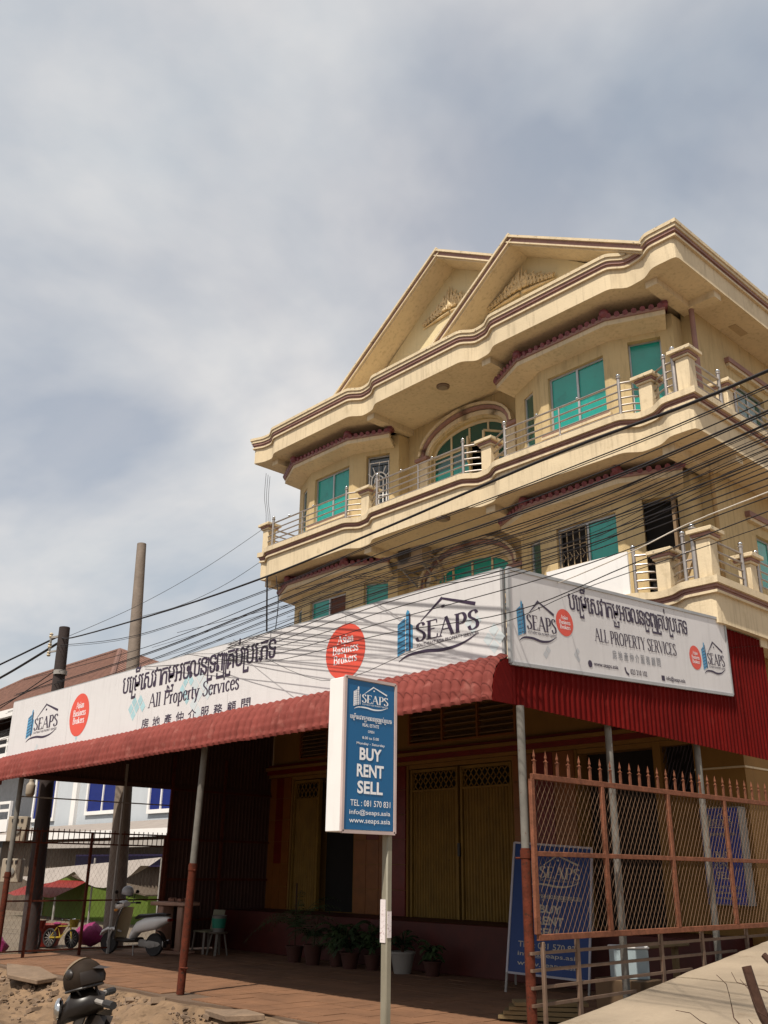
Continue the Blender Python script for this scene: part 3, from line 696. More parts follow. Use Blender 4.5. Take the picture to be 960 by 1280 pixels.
    for s in (1.55, 5.0):
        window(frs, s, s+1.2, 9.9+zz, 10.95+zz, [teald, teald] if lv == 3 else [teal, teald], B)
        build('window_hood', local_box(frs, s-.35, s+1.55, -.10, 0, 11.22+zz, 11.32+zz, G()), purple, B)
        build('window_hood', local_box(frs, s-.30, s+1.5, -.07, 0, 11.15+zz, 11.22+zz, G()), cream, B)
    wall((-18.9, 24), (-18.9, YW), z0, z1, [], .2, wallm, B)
build('wall', G().box(-18.9, -7.4, 23.8, 24, .8, 11.93), wallm, B)
build('drain_pipe', G().tube([(-7.30, 14.72, 8.6), (-7.30, 14.72, 11.9)], .05, 10), purple, B)
build('drain_pipe', G().tube([(-7.30, 14.72, 5.3), (-7.30, 14.72, 8.56)], .04, 10), mat('ochre_pipe', (.35, .22, .09), .7), B)

# gables
def pediment(ax, az, lx, lz, rx, rz_, y, parent, cut=False):
    # outer triangle in plane y; raked cornice strips, recessed field
    def rake(p, q, name):
        P, Q = Vector(p), Vector(q); d = (Q-P).normalized(); yo = 0 if name == 'l' else .004
        if name == 'l': Q = Q+d*.04
        else: P = P-d*.02
        nn = Vector((-d.y, d.x)); nn = nn if nn.y > 0 else -nn
        def strip(n0, n1, y0, y1, m, nm): build(nm, G().prismy([tuple(P-nn*n0), tuple(Q-nn*n0), tuple(Q-nn*n1), tuple(P-nn*n1)], y0+yo, y1+yo), m, parent)
        strip(0, .05, y-.06, y+.7, capm, 'rake_coping'); strip(.05, .14, y-.01, y+.7, purple, 'purple_band'); strip(.14, .17, y-.03, y+.7, cream, 'cornice_line')
        strip(.17, .20, y+.02, y+.68, cream, 'rake_soffit')
    dl = (Vector((ax, az))-Vector((lx, lz))).normalized(); dr = (Vector((rx, rz_))-Vector((ax, az))).normalized()
    rake((lx, lz), (ax, az), 'l'); rake((ax, az), (rx, rz_), 'r')
    build('gable_field', G().prismy([(lx+.15, lz-.4), (ax, az-.12)]+([(rx, rz_-.18), (rx, lz-.4)] if cut else [(rx-.1, rz_-.4)]), y+.62, y+.70), gable, parent)
    # tiled roof behind
    build('gable_roof', G().prismy([(lx, lz-.05), (ax, az-.03), (rx, rz_-.05), (rx, rz_-.2), (ax, az-.2), (lx, lz-.2)], y+.7, y+9), tilem, parent)
pediment(-10.45, 14.44, -12.88, 12.61, -7.28, 12.55, 13.24, B)
pediment(-12.92, 15.58, -17.1, 12.62, -11.15, 14.50, 13.6, B, True)
build('roof_deck', G().box(-19.3, -6.85, 13.6, 23.9, 12.3, 12.62), capm, B)
def ornament(cx, z0, w_, h, y, sl, parent):
    g = G(); rnd = random.Random(3)
    def curl(x, z, r, a0, a1, n=9, th=.035, flip=1):
        pts = []
        for k in range(n):
            t = k/(n-1); a = a0+(a1-a0)*t; rr = r*(1-.65*t); pts.append((x+flip*rr*math.cos(a), y-.03-.02*math.sin(t*3), z+rr*math.sin(a)))
        g.tube(pts, [th*(1-.6*k/(n-1)) for k in range(n)], 6)
    for s in (-1, 1):
        for k in range(9):
            t = k/8.0; x = cx+s*(w_/2)*(.10+.84*t); z = z0+h*(.26-.24*t)+(x-cx)*sl; r_ = h*.17*(1-.55*t)
            curl(x, z, r_, R(200), R(-150), flip=s, th=.038*(1-.4*t)); curl(x+s*.03, z+r_*1.0, r_*.75, R(250), R(-80), flip=-s, th=.026*(1-.4*t))
            hh_ = h*(.62-.5*t)*(1 if k % 2 else .8)
            g.tube([(x, y-.02, z), (x+s*.035, y-.05, z+hh_*.45), (x-s*.02, y-.05, z+hh_*.75), (x+s*.015, y-.02, z+hh_)], [.038, .036, .026, .005], 6)
        g.tube([(cx+s*w_*.02, y-.02, z0+.02), (cx+s*w_*.27, y-.03, z0-.02+s*w_*.27*sl), (cx+s*w_*.5, y-.02, z0-.06+s*w_*.5*sl)], [.035, .03, .008], 6)
        for k in range(5):
            a = R(90-s*(8+k*14)); r0, r1 = h*.18, h*(.96-.11*k)
            g.tube([(cx+r0*math.cos(a), y-.03, z0+h*.12+r0*math.sin(a)), (cx+r1*.55*math.cos(a)+.03*s, y-.06, z0+r1*.55*math.sin(a)+.04), (cx+r1*.75*math.cos(a), y-.03, z0+r1*math.sin(a))], [.03, .03, .005], 6)
    g.tube([(cx, y-.03, z0+.1), (cx, y-.08, z0+h*.6), (cx, y-.03, z0+h)], [.045, .035, .006], 8)
    g.ball((cx, y-.05, z0+h*.26), .07, .05, .09)
    build('carved_ornament', g, gold, parent)
ornament(-10.62, 13.32, 1.8, .66, 13.81, .0, B)
ornament(-13.05, 14.15, 1.8, .72, 14.21, .0, B)

# balustrades (rails, posts, piers)
def balustrade(lv):
    zb = 9.28 if lv == 3 else 6.01
    rz_ = [zb+.10, zb+.24, zb+.38, zb+.52, zb+.68]
    def rails(pts, name='rail'):
        for i, h in enumerate(rz_):
            g = G().tube([(x, y, h) for x, y in pts], .017 if i < 4 else .020, 7); build(name if i < 4 else 'top_rail', g, steel, B)
    def post(x, y, tall=.78, r=.032):
        g = G().tube([(x, y, zb-.02), (x, y, zb+tall)], r, 10); g.lathe([(r*1.4, zb+tall), (r*1.4, zb+tall+.02), (r*.7, zb+tall+.03)], (x, y, 0), 10)
        p = build('post', g, steel, B); build('finial', G().ball((x, y, zb+tall+.06), .038), chrome, p)
    def pier(x, y, w_=.26, h=.70):
        g = G().box(x-w_/2, x+w_/2, y-w_/2, y+w_/2, zb-.02, zb+h-.16); p = build('pier', g, cream, B, bevel=.01)
        for (e, za, zb_, m) in ((.03, h-.16, h-.12, cream), (.05, h-.12, h-.07, purple), (.10, h-.07, h, capm)):
            build('pier_cap', G().box(x-w_/2-e, x+w_/2+e, y-w_/2-e, y+w_/2+e, zb+za, zb+zb_), m, p, bevel=.008)
    full = [(-18.42, -15.58), (-14.52, -11.90), (-10.78, -8.12)]
    if lv == 2: full = full[:2]
    for k, (x0, x1) in enumerate(full):
        rails([(x0, 13.27), (x1, 13.27)]); post(x0, 13.27); post(x1, 13.27)
        xm = x0+(x1-x0)*(.42 if k == 0 else .5)
        build('post', G().tube([(xm, 13.27, zb), (xm, 13.27, zb+.67)], .018, 8), steel, B)
        build('finial', G().ball((xm+.45, 13.24, zb+.70), .03), chrome, B)
        build('finial', G().ball((xm-.5, 13.24, zb+.70), .03), chrome, B)
    for (xl, xr, xp) in ((-15.58, -14.52, -15.05), (-11.90, -10.78, -11.37), (-8.12, -7.2, -7.66)):
        rails([(xl, 13.27), (xl+.2, 13.36), (xp-.14, 13.48)]); rails([(xp+.14, 13.48), (xr-.2, 13.36), (xr, 13.27)]); pier(xp, 13.5)
    if lv == 2: post(-8.12, 13.27)
    rails([(-7.2, 13.27), (-7.0, 13.27)]); post(-7.2, 13.27, .80); post(-7.02, 13.27, .88, .045); pier(-6.84, 13.34, .24, .82)
    rails([(-6.80, 13.5), (-6.80, 14.45)]); post(-6.80, 13.52, .78); post(-6.80, 14.42, .8); pier(-6.84, 14.66, .22, .70)
    rails([(-6.80, 14.8), (-6.80, 17.3)]); post(-6.80, 14.95); post(-6.80, 17.2); pier(-6.84, 17.5, .22, .70); rails([(-6.80, 17.7), (-6.80, 21)])
    pier(-18.78, 13.42, .24, .76); rails([(-18.66, 13.3), (-18.42, 13.27)]); rails([(-18.8, 13.6), (-18.8, 14.8)])
balustrade(3); balustrade(2)
build('balcony_board', G().box(-9.85, -8.17, 13.16, 13.19, 5.86, 6.76), whitep, B, label='plain white board fixed in front of the lower balcony')
# things on the lower balcony: leaning boards
lb = G(); lb.bar((-7.75, 13.9, 5.98), (-7.25, 13.75, 6.75), .05, .12); lb.bar((-7.3, 13.9, 5.98), (-7.25, 13.8, 6.7), .05, .1); lb.bar((-7.55, 13.8, 6.0), (-7.1, 13.9, 6.2), .05, .05)
tag(build('leaning_planks', lb, mat('plank_wood', (.45, .33, .2), .8), origin=(-7.5, 13.85, 5.98)), 'bare wooden planks leaning in the corner of the lower balcony behind its railing', 'planks')
# air conditioner
ac = thing('air_conditioner', 'beige air conditioner outdoor unit mounted under the upper balcony beside the lower arch', 'air conditioner', (-14.45, 14.4, 8.15))
acm = mat('ac_casing', (.33, .25, .17), .7, .1, 4)
build('casing', G().box(-14.85, -14.05, 14.22, 14.54, 8.17, 8.72), acm, ac, bevel=.02)
fg = G().lathe([(.22, 0), (.22, -.02), (.19, -.02), (.19, 0)], (-14.6, 14.215, 8.445), 24, Matrix.Rotation(R(-90), 3, 'X'))
for k in range(5):
    r = .038*(k+1); fg.tube([(-14.6+r*math.cos(2*math.pi*j/20), 14.20, 8.445+r*math.sin(2*math.pi*j/20)) for j in range(21)], .006, 4)
build('fan_grille', fg, mat('grille_dark', (.12, .09, .065), .6), ac)
build('fan', G().lathe([(.19, 0), (.03, -.004), (0, -.01)], (-14.6, 14.214, 8.445), 20, Matrix.Rotation(R(-90), 3, 'X')), mat('fan_dark', (.06, .045, .03), .6), ac)
for xb in (-14.78, -14.12): build('bracket', G().bar((xb, 14.25, 8.15), (xb, 14.84, 8.15), .035).bar((xb, 14.82, 7.85), (xb, 14.35, 8.13), .03), galv, ac)
build('pipe', G().tube([(-14.05, 14.4, 8.4), (-13.98, 14.6, 8.35), (-13.98, 14.82, 8.1), (-13.98, 14.82, 7.2)], .025, 8), acm, ac)

# ------------------------------------------------------------------ ground floor front
Z0 = .83
build('wall', G().box(-20.1, -7.64, YW+.35, YW+.5, 0, 5.3), ochrewall, B)
for x0, x1, lb_ in ((-20.1, -19.15, 0), (-16.85, -15.1, 0), (-12.2, -10.65, 0), (-9.05, -8.9, 0), (-8.28, -7.4, 0)):
    build('wall', G().box(x0, x1, YW, YW+.34, 0, 3.95), ochrewall, B)
build('wall', G().box(-19.15, -8.28, YW+.02, YW+.34, 3.78, 3.95), ochrewall, B)
# upper band with louvre openings
ops = [(1.15, 2.25, 4.25, 4.95), (5.0, 8.05, 4.28, 5.18)]
fr = wall((-20.1, YW), (-7.4, YW), 3.95, 5.3, [(a, b, c, d) for a, b, c, d in ops], .3, ochrewall, B)
for (a, b, c, d) in ops:
    n = 6; parts_ = 1 if b-a < 2 else 3
    fg = G(); local_box(fr, a, b, -.02, .08, c, c+.04, fg); local_box(fr, a, b, -.02, .08, d-.04, d, fg)
    for k in range(parts_+1): s = a+(b-a-.05)*k/parts_; local_box(fr, s, s+.05, -.021, .081, c+.04, d-.04, fg)
    lv_ = build('louvre', fg, orange, B, smooth=False); sl = None
    for p in range(parts_):
        s0 = -20.1+a+(b-a-.05)*p/parts_+.05; wd = (b-a-.05)/parts_-.05
        for k in range(n):
            z = c+.08+(d-c-.14)*(k+.2)/n
            build('slat', G().prismx([(YW+.0, z), (YW+.02, z-.015), (YW+.13, z+.07), (YW+.11, z+.085)], s0, s0+wd), mat('louvre_slat', (.20, .12, .06), .8, .15, 5), lv_, smooth=False)
# ledge moulding
for (a, b, e, m) in ((3.86, 3.93, .10, ochrewall), (3.93, 4.03, .16, redtile), (4.03, 4.10, .22, ochrewall), (4.10, 4.16, .14, redtile)):
    build('ledge', G().box(-20.2, -8.45, YW-e, YW+.01, a, b), m, B)
# clad columns: tiles as pieces
def cladding(x0, x1, cols, rows, pattern):
    wd = (x1-x0)/cols; h = (3.86-Z0)/rows
    for i in range(cols):
        for j in range(rows):
            m = pattern(i, j); build('tile', G().box(x0+i*wd+.006, x0+(i+1)*wd-.006, YW-.035, YW, Z0+j*h+.006, Z0+(j+1)*h-.006), m, B, smooth=False)
cladding(-20.05, -19.2, 3, 6, lambda i, j: redtile if i == 1 and j > 1 else orange)
cladding(-16.8, -15.15, 4, 6, lambda i, j: redtile if (i == 1 and j > 2) or i == 3 else orange)
cladding(-12.15, -10.7, 3, 6, lambda i, j: redtile if i == 1 else orange)
# folding shutters
def shutter(x0, x1, y=YW+.06):
    g = G(); n = int((x1-x0)/.075); z1 = 3.70
    P = []
    for k in range(n*4+1):
        P.append((x0+(x1-x0)*k/(n*4), y+(.0 if (k % 4) in (1, 2) else .03)))
    g.sheet([[(x, yy, Z0), (x, yy, 3.30)] for x, yy in P])
    s = build('shutter', g, yellowm, B, open_=True, smooth=False)
    fg = G().box(x0-.05, x0, y-.04, y+.06, Z0, z1+.06).box(x1, x1+.05, y-.04, y+.06, Z0, z1+.06).box(x0, x1, y-.03, y+.05, 3.30, 3.34).box(x0, x1, y-.03, y+.05, z1, z1+.06)
    build('shutter_frame', fg, yellowm, s, smooth=False)
    # lozenge lattice band
    lg = G(); h = z1-3.34
    for k in range(n//2+1):
        x = x0+k*.15
        for sgn in (1, -1):
            pts = [(x+sgn*.0, 3.34), (min(x+.075, x1) if sgn > 0 else max(x-.075, x0), 3.34+h/4), (x, 3.34+h/2), (min(x+.075, x1) if sgn > 0 else max(x-.075, x0), 3.34+3*h/4), (x, z1)]
            pts = [(min(max(a, x0), x1), b) for a, b in pts]
            for q in range(4): lg.bar((pts[q][0], y+.01*sgn, pts[q][1]), (pts[q+1][0], y+.01*sgn, pts[q+1][1]), .012, .022)
    build('lattice', lg, yellowm, s, smooth=False)
    build('room_shade', G().box(x0, x1, y+.12, y+.14, 3.3, z1), dark, s)  # near-black backing paints the shade behind the lattice
    return s
shutter(-19.08, -18.2); s = shutter(-15.0, -13.72); s2 = shutter(-13.55, -12.28)
build('lock', G().box(-13.66, -13.60, YW-.02, YW+.05, 2.0, 2.25), blackp, s2)
for x0, x1 in ((-18.15, -16.87), (-10.6, -9.1)):
    build('doorway_shade', G().box(x0, x1, YW+.30, YW+.34, Z0, 3.78), dark, B)  # near-black panel fills the opening as painted interior shade
dg = G()
for k in range(7): dg.bar((-17.25+k*.06, YW+.25, 2.6), (-17.25+k*.06, YW+.25, 3.7), .012)
build('grille', dg, mat('door_grille', (.10, .06, .03), .7), B)
lg = G()
for k in range(9):
    x = -8.87+k*.07
    for q in range(8): lg.bar((x-.03*(q % 2), YW+.08, 3.05+q*.09), (x+.03*((q+1) % 2)-.0, YW+.08, 3.14+q*.09), .012)
build('lattice', lg, mat('blue_grey_lattice', (.06, .05, .07), .6), B); build('room_shade', G().box(-8.9, -8.28, YW+.2, YW+.22, Z0, 3.78), dark, B)  # the near-black sheet behind the lattice is painted shade
build('wall', G().box(-8.9, -8.28, YW+.12, YW+.19, Z0, 3.0), ochrewall, B)
wall((-7.4, YW+.34), (-7.4, 24), 0, 5.3, [], .2, ochrewall, B)
build('wall_line', G().box(-8.28, -7.385, YW-.015, YW, 3.33, 3.36), cream, B); build('wall_line', G().box(-7.4, -7.385, YW, 24, 3.33, 3.36), cream, B)
# raised plinth and steps
pl = build('plinth', G().box(-20.1, -7.6, 13.55, YW, 0, Z0), redbrown, B, bevel=.01)


# ================================================================== AWNING
AW = thing('awning', 'long red corrugated metal awning with a rolled tile front edge over the shop porch', 'awning', (-13.5, 11, 0))
prof = [(8.30, 3.95), (8.20, 3.93), (8.10, 3.87), (8.03, 3.77), (7.985, 3.65), (7.97, 3.53), (7.965, 3.43)]
pp = []
for i in range(len(prof)-1):
    for k in range(3): t = k/3; pp.append((prof[i][0]*(1-t)+prof[i+1][0]*t, prof[i][1]*(1-t)+prof[i+1][1]*t))
pp.append(prof[-1])
SW = .938; rib = SW/6
def ribh(u): 
    a = (u/rib) % 1; return .05*max(0, math.sin(math.pi*a))**.6
vg = []
for i in range(6*8+1):
    x = i*SW/48; row = []
    for j, (y, z) in enumerate(pp):
        a = Vector(pp[max(j-1, 0)]); b = Vector(pp[min(j+1, len(pp)-1)]); d = (b-a).normalized(); nx = Vector((d.y, -d.x)); nx = -nx if nx.x > 0 and nx.y < 0 else nx
        nx = Vector((-abs(nx.x), abs(nx.y)))
        hh = ribh(x)+.018*((j % 3)/2.0)
        row.append((x-SW/2, y-8.1+nx.x*hh, z-3.7+nx.y*hh))
    vg.append(row)
n_s = 15; x0a = -20.85
vs0 = None
for k in range(n_s):
    x = x0a+SW*(k+.5); z = 3.7-.10+.010*(x+20.85)
    if vs0 is None:
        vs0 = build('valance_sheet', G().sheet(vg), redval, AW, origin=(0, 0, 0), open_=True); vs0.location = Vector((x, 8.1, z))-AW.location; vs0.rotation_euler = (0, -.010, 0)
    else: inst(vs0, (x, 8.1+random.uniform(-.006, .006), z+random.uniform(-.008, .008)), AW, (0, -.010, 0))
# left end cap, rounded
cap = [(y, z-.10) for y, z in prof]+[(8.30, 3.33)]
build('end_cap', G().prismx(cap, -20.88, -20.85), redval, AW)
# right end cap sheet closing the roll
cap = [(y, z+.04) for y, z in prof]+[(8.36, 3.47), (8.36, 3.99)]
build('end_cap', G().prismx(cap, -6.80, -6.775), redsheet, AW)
# side sheets (vertical corrugation)
def corr(y0, y1, z0f, z1f, x, pitch=.105, amp=.018):
    g = G(); n = max(4, int((y1-y0)/pitch*6)); rows = []
    for i in range(n+1):
        y = y0+(y1-y0)*i/n; a = ((y/pitch) % 1); o = amp if a < .25 else (-amp*.2)
        rows.append([(x+o, y, z0f(y)), (x+o, y, z1f(y))])
    return g.sheet(rows)
zb_ = lambda y: 3.47-.018*(y-8.3)+.0
ys = [8.34+.91*k for k in range(8)]
for k in range(7):
    top = (lambda y: 4.55) if ys[k+1] < 13.3 else (lambda y: 5.27)
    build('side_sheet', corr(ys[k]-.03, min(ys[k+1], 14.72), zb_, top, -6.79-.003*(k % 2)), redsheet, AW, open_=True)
# roof sheets (flat corrugated) with purlins
rise = (5.22-3.97)/(14.84-8.3)
for k in range(n_s):
    xa = x0a+SW*k; g = G(); rows = []
    for i in range(37):
        x = xa+SW*i/36; o = .018 if (i % 6) < 2 else 0
        rows.append([(x, 8.3, 3.95+o), (x, 14.83, 3.95+o+rise*6.53)])
    build('roof_sheet', g.sheet(rows), undersheet, AW, open_=True)
for k in range(6):
    y = 8.4+k*1.2; z = 3.93+rise*(y-8.3)
    build('purlin', G().box(-20.8, -6.82, y-.025, y+.025, z-.07, z-.005), galv, AW)
build('eave_beam', G().box(-20.85, -6.82, 8.30, 8.36, 3.62, 3.68), undersheet, AW)
def apost(x, y, z0, z1, r, zr, label=None, dx=0):
    # dx: how far the foot stands out of plumb
    p = build('post', G().tube([(x+dx*.55, y, zr), (x, y, z1)], r, 12), postgrey, AW, label=label)
    if zr > z0:
        build('rusty_sleeve', G().tube([(x+dx, y, z0), (x+dx*.55, y, zr)], r*1.18, 12).tube([(x+dx*.57, y, zr-.10), (x+dx*.55, y, zr-.02)], r*1.35, 12), postred, p)
        build('bolt', G().tube([(x, y, z0+.35), (x-.11, y-.06, z0+.35)], .012, 6), postred, p); build('bolt', G().tube([(x, y, zr-.1), (x-.10, y-.05, zr-.1)], .012, 6), postred, p)
apost(-12.97, 8.28, 0, 3.6, .05, 1.78, 'post with grey upper half and rusty red lower half', dx=-.15)
apost(-6.75, 8.40, -.1, 3.46, .045, 1.95, 'corner post with grey top and rusty red foot')
apost(-19.85, 8.30, 0, 3.45, .05, 1.6)
for y, zr in ((10.29, 0), (12.45, 0)): build('post', G().tube([(-6.875, y, .2), (-6.875, y, 4.3)], .045, 10), postgrey, AW)
build('side_beam', G().box(-20.05, -19.98, 8.36, 14.8, 3.42, 3.52), undersheet, AW)
# strip of corrugated sheet above the left opening
g = corr(8.36, 11.95, lambda y: 3.5, lambda y: 3.9+rise*(y-8.3), -20.03); build('side_sheet', g, undersheet, AW, open_=True)
# left corrugated wall of the porch
LW = thing('corrugated_wall', 'dark corrugated metal wall closing the left end of the shaded porch', 'wall', (-20.03, 13.4, 0))
y = 11.95; k = 0
while y < 14.8:
    y1 = min(y+.95, 14.82); build('sheet', corr(y, min(y1+.03, 14.84), lambda q: .03, lambda q: 3.9+rise*(q-8.3), -20.03-.004*(k % 2), .10, .015), undersheet, LW, open_=True); y = y1; k += 1
for z in (.6, 1.45, 2.3, 3.4): build('rail', G().box(-20.0, -19.95, 11.95, 14.8, z, z+.05), postred, LW)
for yy in (11.95, 13.4): build('stud', G().box(-19.995, -19.94, yy-.03, yy+.03, 0, 4.2), postred, LW)

# ================================================================== BILLBOARDS
SG = thing('front_billboard', 'long white front billboard above the awning with Khmer and Chinese lettering', 'billboard', (-13.8, 8.27, 3.9))
def quadbox(p, th, nrm):
    n_ = Vector(nrm)*th; g = G(); return g.add([*p, *[Vector(v)+n_ for v in p]], [(0,1,2,3), (4,5,6,7)[::-1], (0,1,5,4), (1,2,6,5), (2,3,7,6), (3,0,4,7)])
c4 = [Vector((-20.72, 8.26, 3.87)), Vector((-6.86, 8.26, 3.93)), Vector((-6.86, 8.26, 5.06)), Vector((-20.75, 8.26, 5.06))]
# panel sheets
for k in range(5):
    t0, t1 = k/5, (k+1)/5
    q = [c4[0].lerp(c4[1], t0), c4[0].lerp(c4[1], t1), c4[3].lerp(c4[2], t1), c4[3].lerp(c4[2], t0)]
    q[1] = q[1]-Vector((.006, 0, 0)); q[2] = q[2]-Vector((.006, 0, 0))
    build('panel', quadbox(q, .03, (0, 1, 0)), signm, SG, smooth=False)
fg = G()
for a, b in ((0, 1), (1, 2), (2, 3), (3, 0)): fg.bar(c4[a]+Vector((0, .03, 0)), c4[b]+Vector((0, .03, 0)), .045)
for k in range(9): x = -20.2+k*1.6; fg.bar((x, 8.33, 3.9), (x, 8.33, 5.03), .04)
build('frame', fg, framem, SG, smooth=False)
FR = plane_frame((0, 8.26, 0), (1, 0, 0), (0, 0, 1))
logo(-19.85, -18.40, 4.13, 4.84, FR, SG)
badge(-17.48, 4.46, .40, .41, FR, SG)
khmer(-15.85, -11.20, 4.655, .30, FR, ink, SG)
serif('All Property Services', -14.85, -12.12, 4.30, .24, FR, ink, SG, .13, .05)
cn = '房地產仲介服務顧問'
for i, c in enumerate(cn):
    x = -15.02+i*(3.16/8.45)
    sans(c, x, x+.24, 3.955, 4.13, FR, ink, SG, .008)
badge(-9.63, 4.50, .41, .385, FR, SG)
logo(-8.60, -7.20, 4.20, 4.90, FR, SG)
def lozenges(cx, cz, s, n, fr, parent, seed, m=None):
    rnd = random.Random(seed); sh = []
    for i in range(n):
        for j in range(n):
            if rnd.random() < .3: continue
            a = cx+(i-j)*s*.55; b = cz+(i+j-n+1)*s*.62; e = s*.48
            sh.append(([(a-e, b), (a, b-e*1.1), (a+e, b), (a, b+e*1.1)], [(0, 1, 2, 3)]))
    if sh: emit('lozenge_print', sh, fr, m or paleink, parent, .0015)
lozp = mat('faint_blue_print', (.50, .55, .57), .5, .05)
lozenges(-15.25, 4.35, .19, 3, FR, SG, 1); lozenges(-13.25, 4.35, .24, 3, FR, SG, 2, lozp); lozenges(-13.6, 4.5, .16, 3, FR, SG, 12, paleink); lozenges(-17.55, 4.02, .10, 2, FR, SG, 4)
lozenges(-6.98, 4.25, .16, 2, FR, SG, 5, lozp); lozenges(-7.3, 4.50, .13, 2, FR, SG, 6, lozp); lozenges(-19.3, 4.0, .12, 2, FR, SG, 7, lozp)

S2 = thing('side_billboard', 'grey white side billboard around the corner with Khmer and English lettering and contact line', 'billboard', (-6.83, 10.9, 3.9))
x2 = -6.76
d4 = [Vector((x2, 8.28, 3.93)), Vector((x2, 13.46, 4.23)), Vector((x2, 13.46, 5.38)), Vector((x2, 8.28, 5.06))]
for k in range(3):
    t0, t1 = k/3, (k+1)/3
    q = [d4[0].lerp(d4[1], t0), d4[0].lerp(d4[1], t1), d4[3].lerp(d4[2], t1), d4[3].lerp(d4[2], t0)]
    build('panel', quadbox(q, .03, (-1, 0, 0)), signm, S2, smooth=False)
fg = G()
for a, b in ((0, 1), (1, 2), (2, 3), (3, 0)): fg.bar(d4[a]+Vector((-.005, 0, 0)), d4[b]+Vector((-.005, 0, 0)), .04)
build('frame', fg, framem, S2, smooth=False)
up2 = Vector((0, 5.18, .30)).normalized(); ez2 = Vector((0, -up2.z, up2.y))
F2 = plane_frame((x2, 8.28, 3.93), up2, ez2)   # lettering follows the panel's slope
def s2(u): return u-8.28
logo(s2(8.45), s2(9.20), .28, .80, F2, S2)
badge(s2(9.38), .60, .175, .17, F2, S2)
khmer(s2(9.50), s2(12.38), .785, .21, F2, ink, S2)
serif('ALL PROPERTY SERVICES', s2(10.0), s2(11.98), .44, .17, F2, ink, S2, .14, .05)
for i, c in enumerate(cn): sans(c, s2(10.36+i*.133), s2(10.36+i*.133+.095), .245, .365, F2, greyink, S2, .01)
sans('www.seaps.asia', s2(9.92), s2(10.46), .10, .17, F2, ink, S2, .01)
sans('023 210 102', s2(10.74), s2(11.14), .08, .15, F2, ink, S2, .01)
sans('info@seaps.asia', s2(11.62), s2(12.12), .055, .135, F2, ink, S2, .01)
emit('contact_icon', [disc(s2(9.84), .135, .045, .045)], F2, ink, S2); emit('contact_icon', [([(s2(11.5), .06), (s2(11.58), .06), (s2(11.58), .13), (s2(11.5), .13)], [(0, 1, 2, 3)])], F2, ink, S2)
emit('contact_icon', [ribbon(catmull([(s2(10.62), .16), (s2(10.64), .10), (s2(10.70), .07)]), lambda d, t: .03)], F2, ink, S2)
badge(s2(12.50), .47, .165, .175, F2, S2)
logo(s2(12.70), s2(13.36), .26, .76, F2, S2)
lozenges(s2(9.0), .16, .10, 2, F2, S2, 8, mat('faint_grey_print', (.45, .46, .48), .5, .05)); lozenges(s2(9.6), .22, .08, 2, F2, S2, 9, mat('faint_grey_print', (.45, .46, .48), .5, .05))

# ================================================================== KIOSK SIGN
K = thing('pole_sign', 'tall blue and white light box sign on a square post', 'sign', (-6.83, 6.38, 0))
kx, ky0, ky1, kz0, kz1 = -6.72, 5.78, 6.43, 2.03, 3.42
build('box', G().box(kx-.235, kx-.012, ky0, ky1, kz0, kz1), whitep, K, bevel=.006)
build('face_panel', G().box(kx-.012, kx, ky0+.02, ky1-.02, kz0+.02, kz1-.02), kioskblue, K, smooth=False)
fg = G(); 
for a, b in (((ky0, kz0), (ky1, kz0)), ((ky1, kz0), (ky1, kz1)), ((ky1, kz1), (ky0, kz1)), ((ky0, kz1), (ky0, kz0))): fg.bar((kx-.004, a[0], a[1]), (kx-.004, b[0], b[1]), .028)
build('frame', fg, mat('pale_pink_frame', (.46, .36, .34), .5), K, smooth=False)
KF = plane_frame((kx, ky0, kz0), (0, 1, 0), (0, 0, 1)); Wk, Hk = .65, 1.39
logo(.10, .55, 1.10, 1.33, KF, K, white=True)
khmer(.06, .60, 1.005, .035, KF, whiteink, K)
sans('REAL ESTATE', .22, .43, .945, .975, KF, whiteink, K, .01); sans('OPEN', .29, .37, .89, .915, KF, whiteink, K, .01); sans('8.00 to 5.00', .22, .43, .83, .855, KF, whiteink, K, .01); sans('Monday - Saturday', .15, .51, .77, .80, KF, whiteink, K, .01)
for t, z, a, b in (('BUY', .635, .19, .47), ('RENT', .485, .16, .50), ('SELL', .335, .17, .49)): sans(t, a, b, z, z+.115, KF, whiteink, K, .03)
for t, z, a, b in (('TEL : 081 570 831', .225, .09, .59), ('info@seaps.asia', .14, .08, .59), ('www.seaps.asia', .065, .08, .59)): sans(t, a, b, z, z+.055, KF, whiteink, K, .006)
build('post', G().box(-6.815, -6.735, 6.355, 6.425, -.45, 2.03), postgrey if False else mat('sign_post_paint', (.20, .18, .135), .6, .1, 6, streak=.3), K, bevel=.012)
build('sticker', G().box(-6.812, -6.745, 6.347, 6.354, 1.10, 1.46), mat('torn_sticker', (.62, .56, .56), .7, .1, 20, c2=(.30, .2, .2), c2th=.55), K)
build('sticker', G().box(-6.734, -6.729, 6.36, 6.41, 1.14, 1.36), mat('torn_sticker', (.62, .56, .56), .7), K)

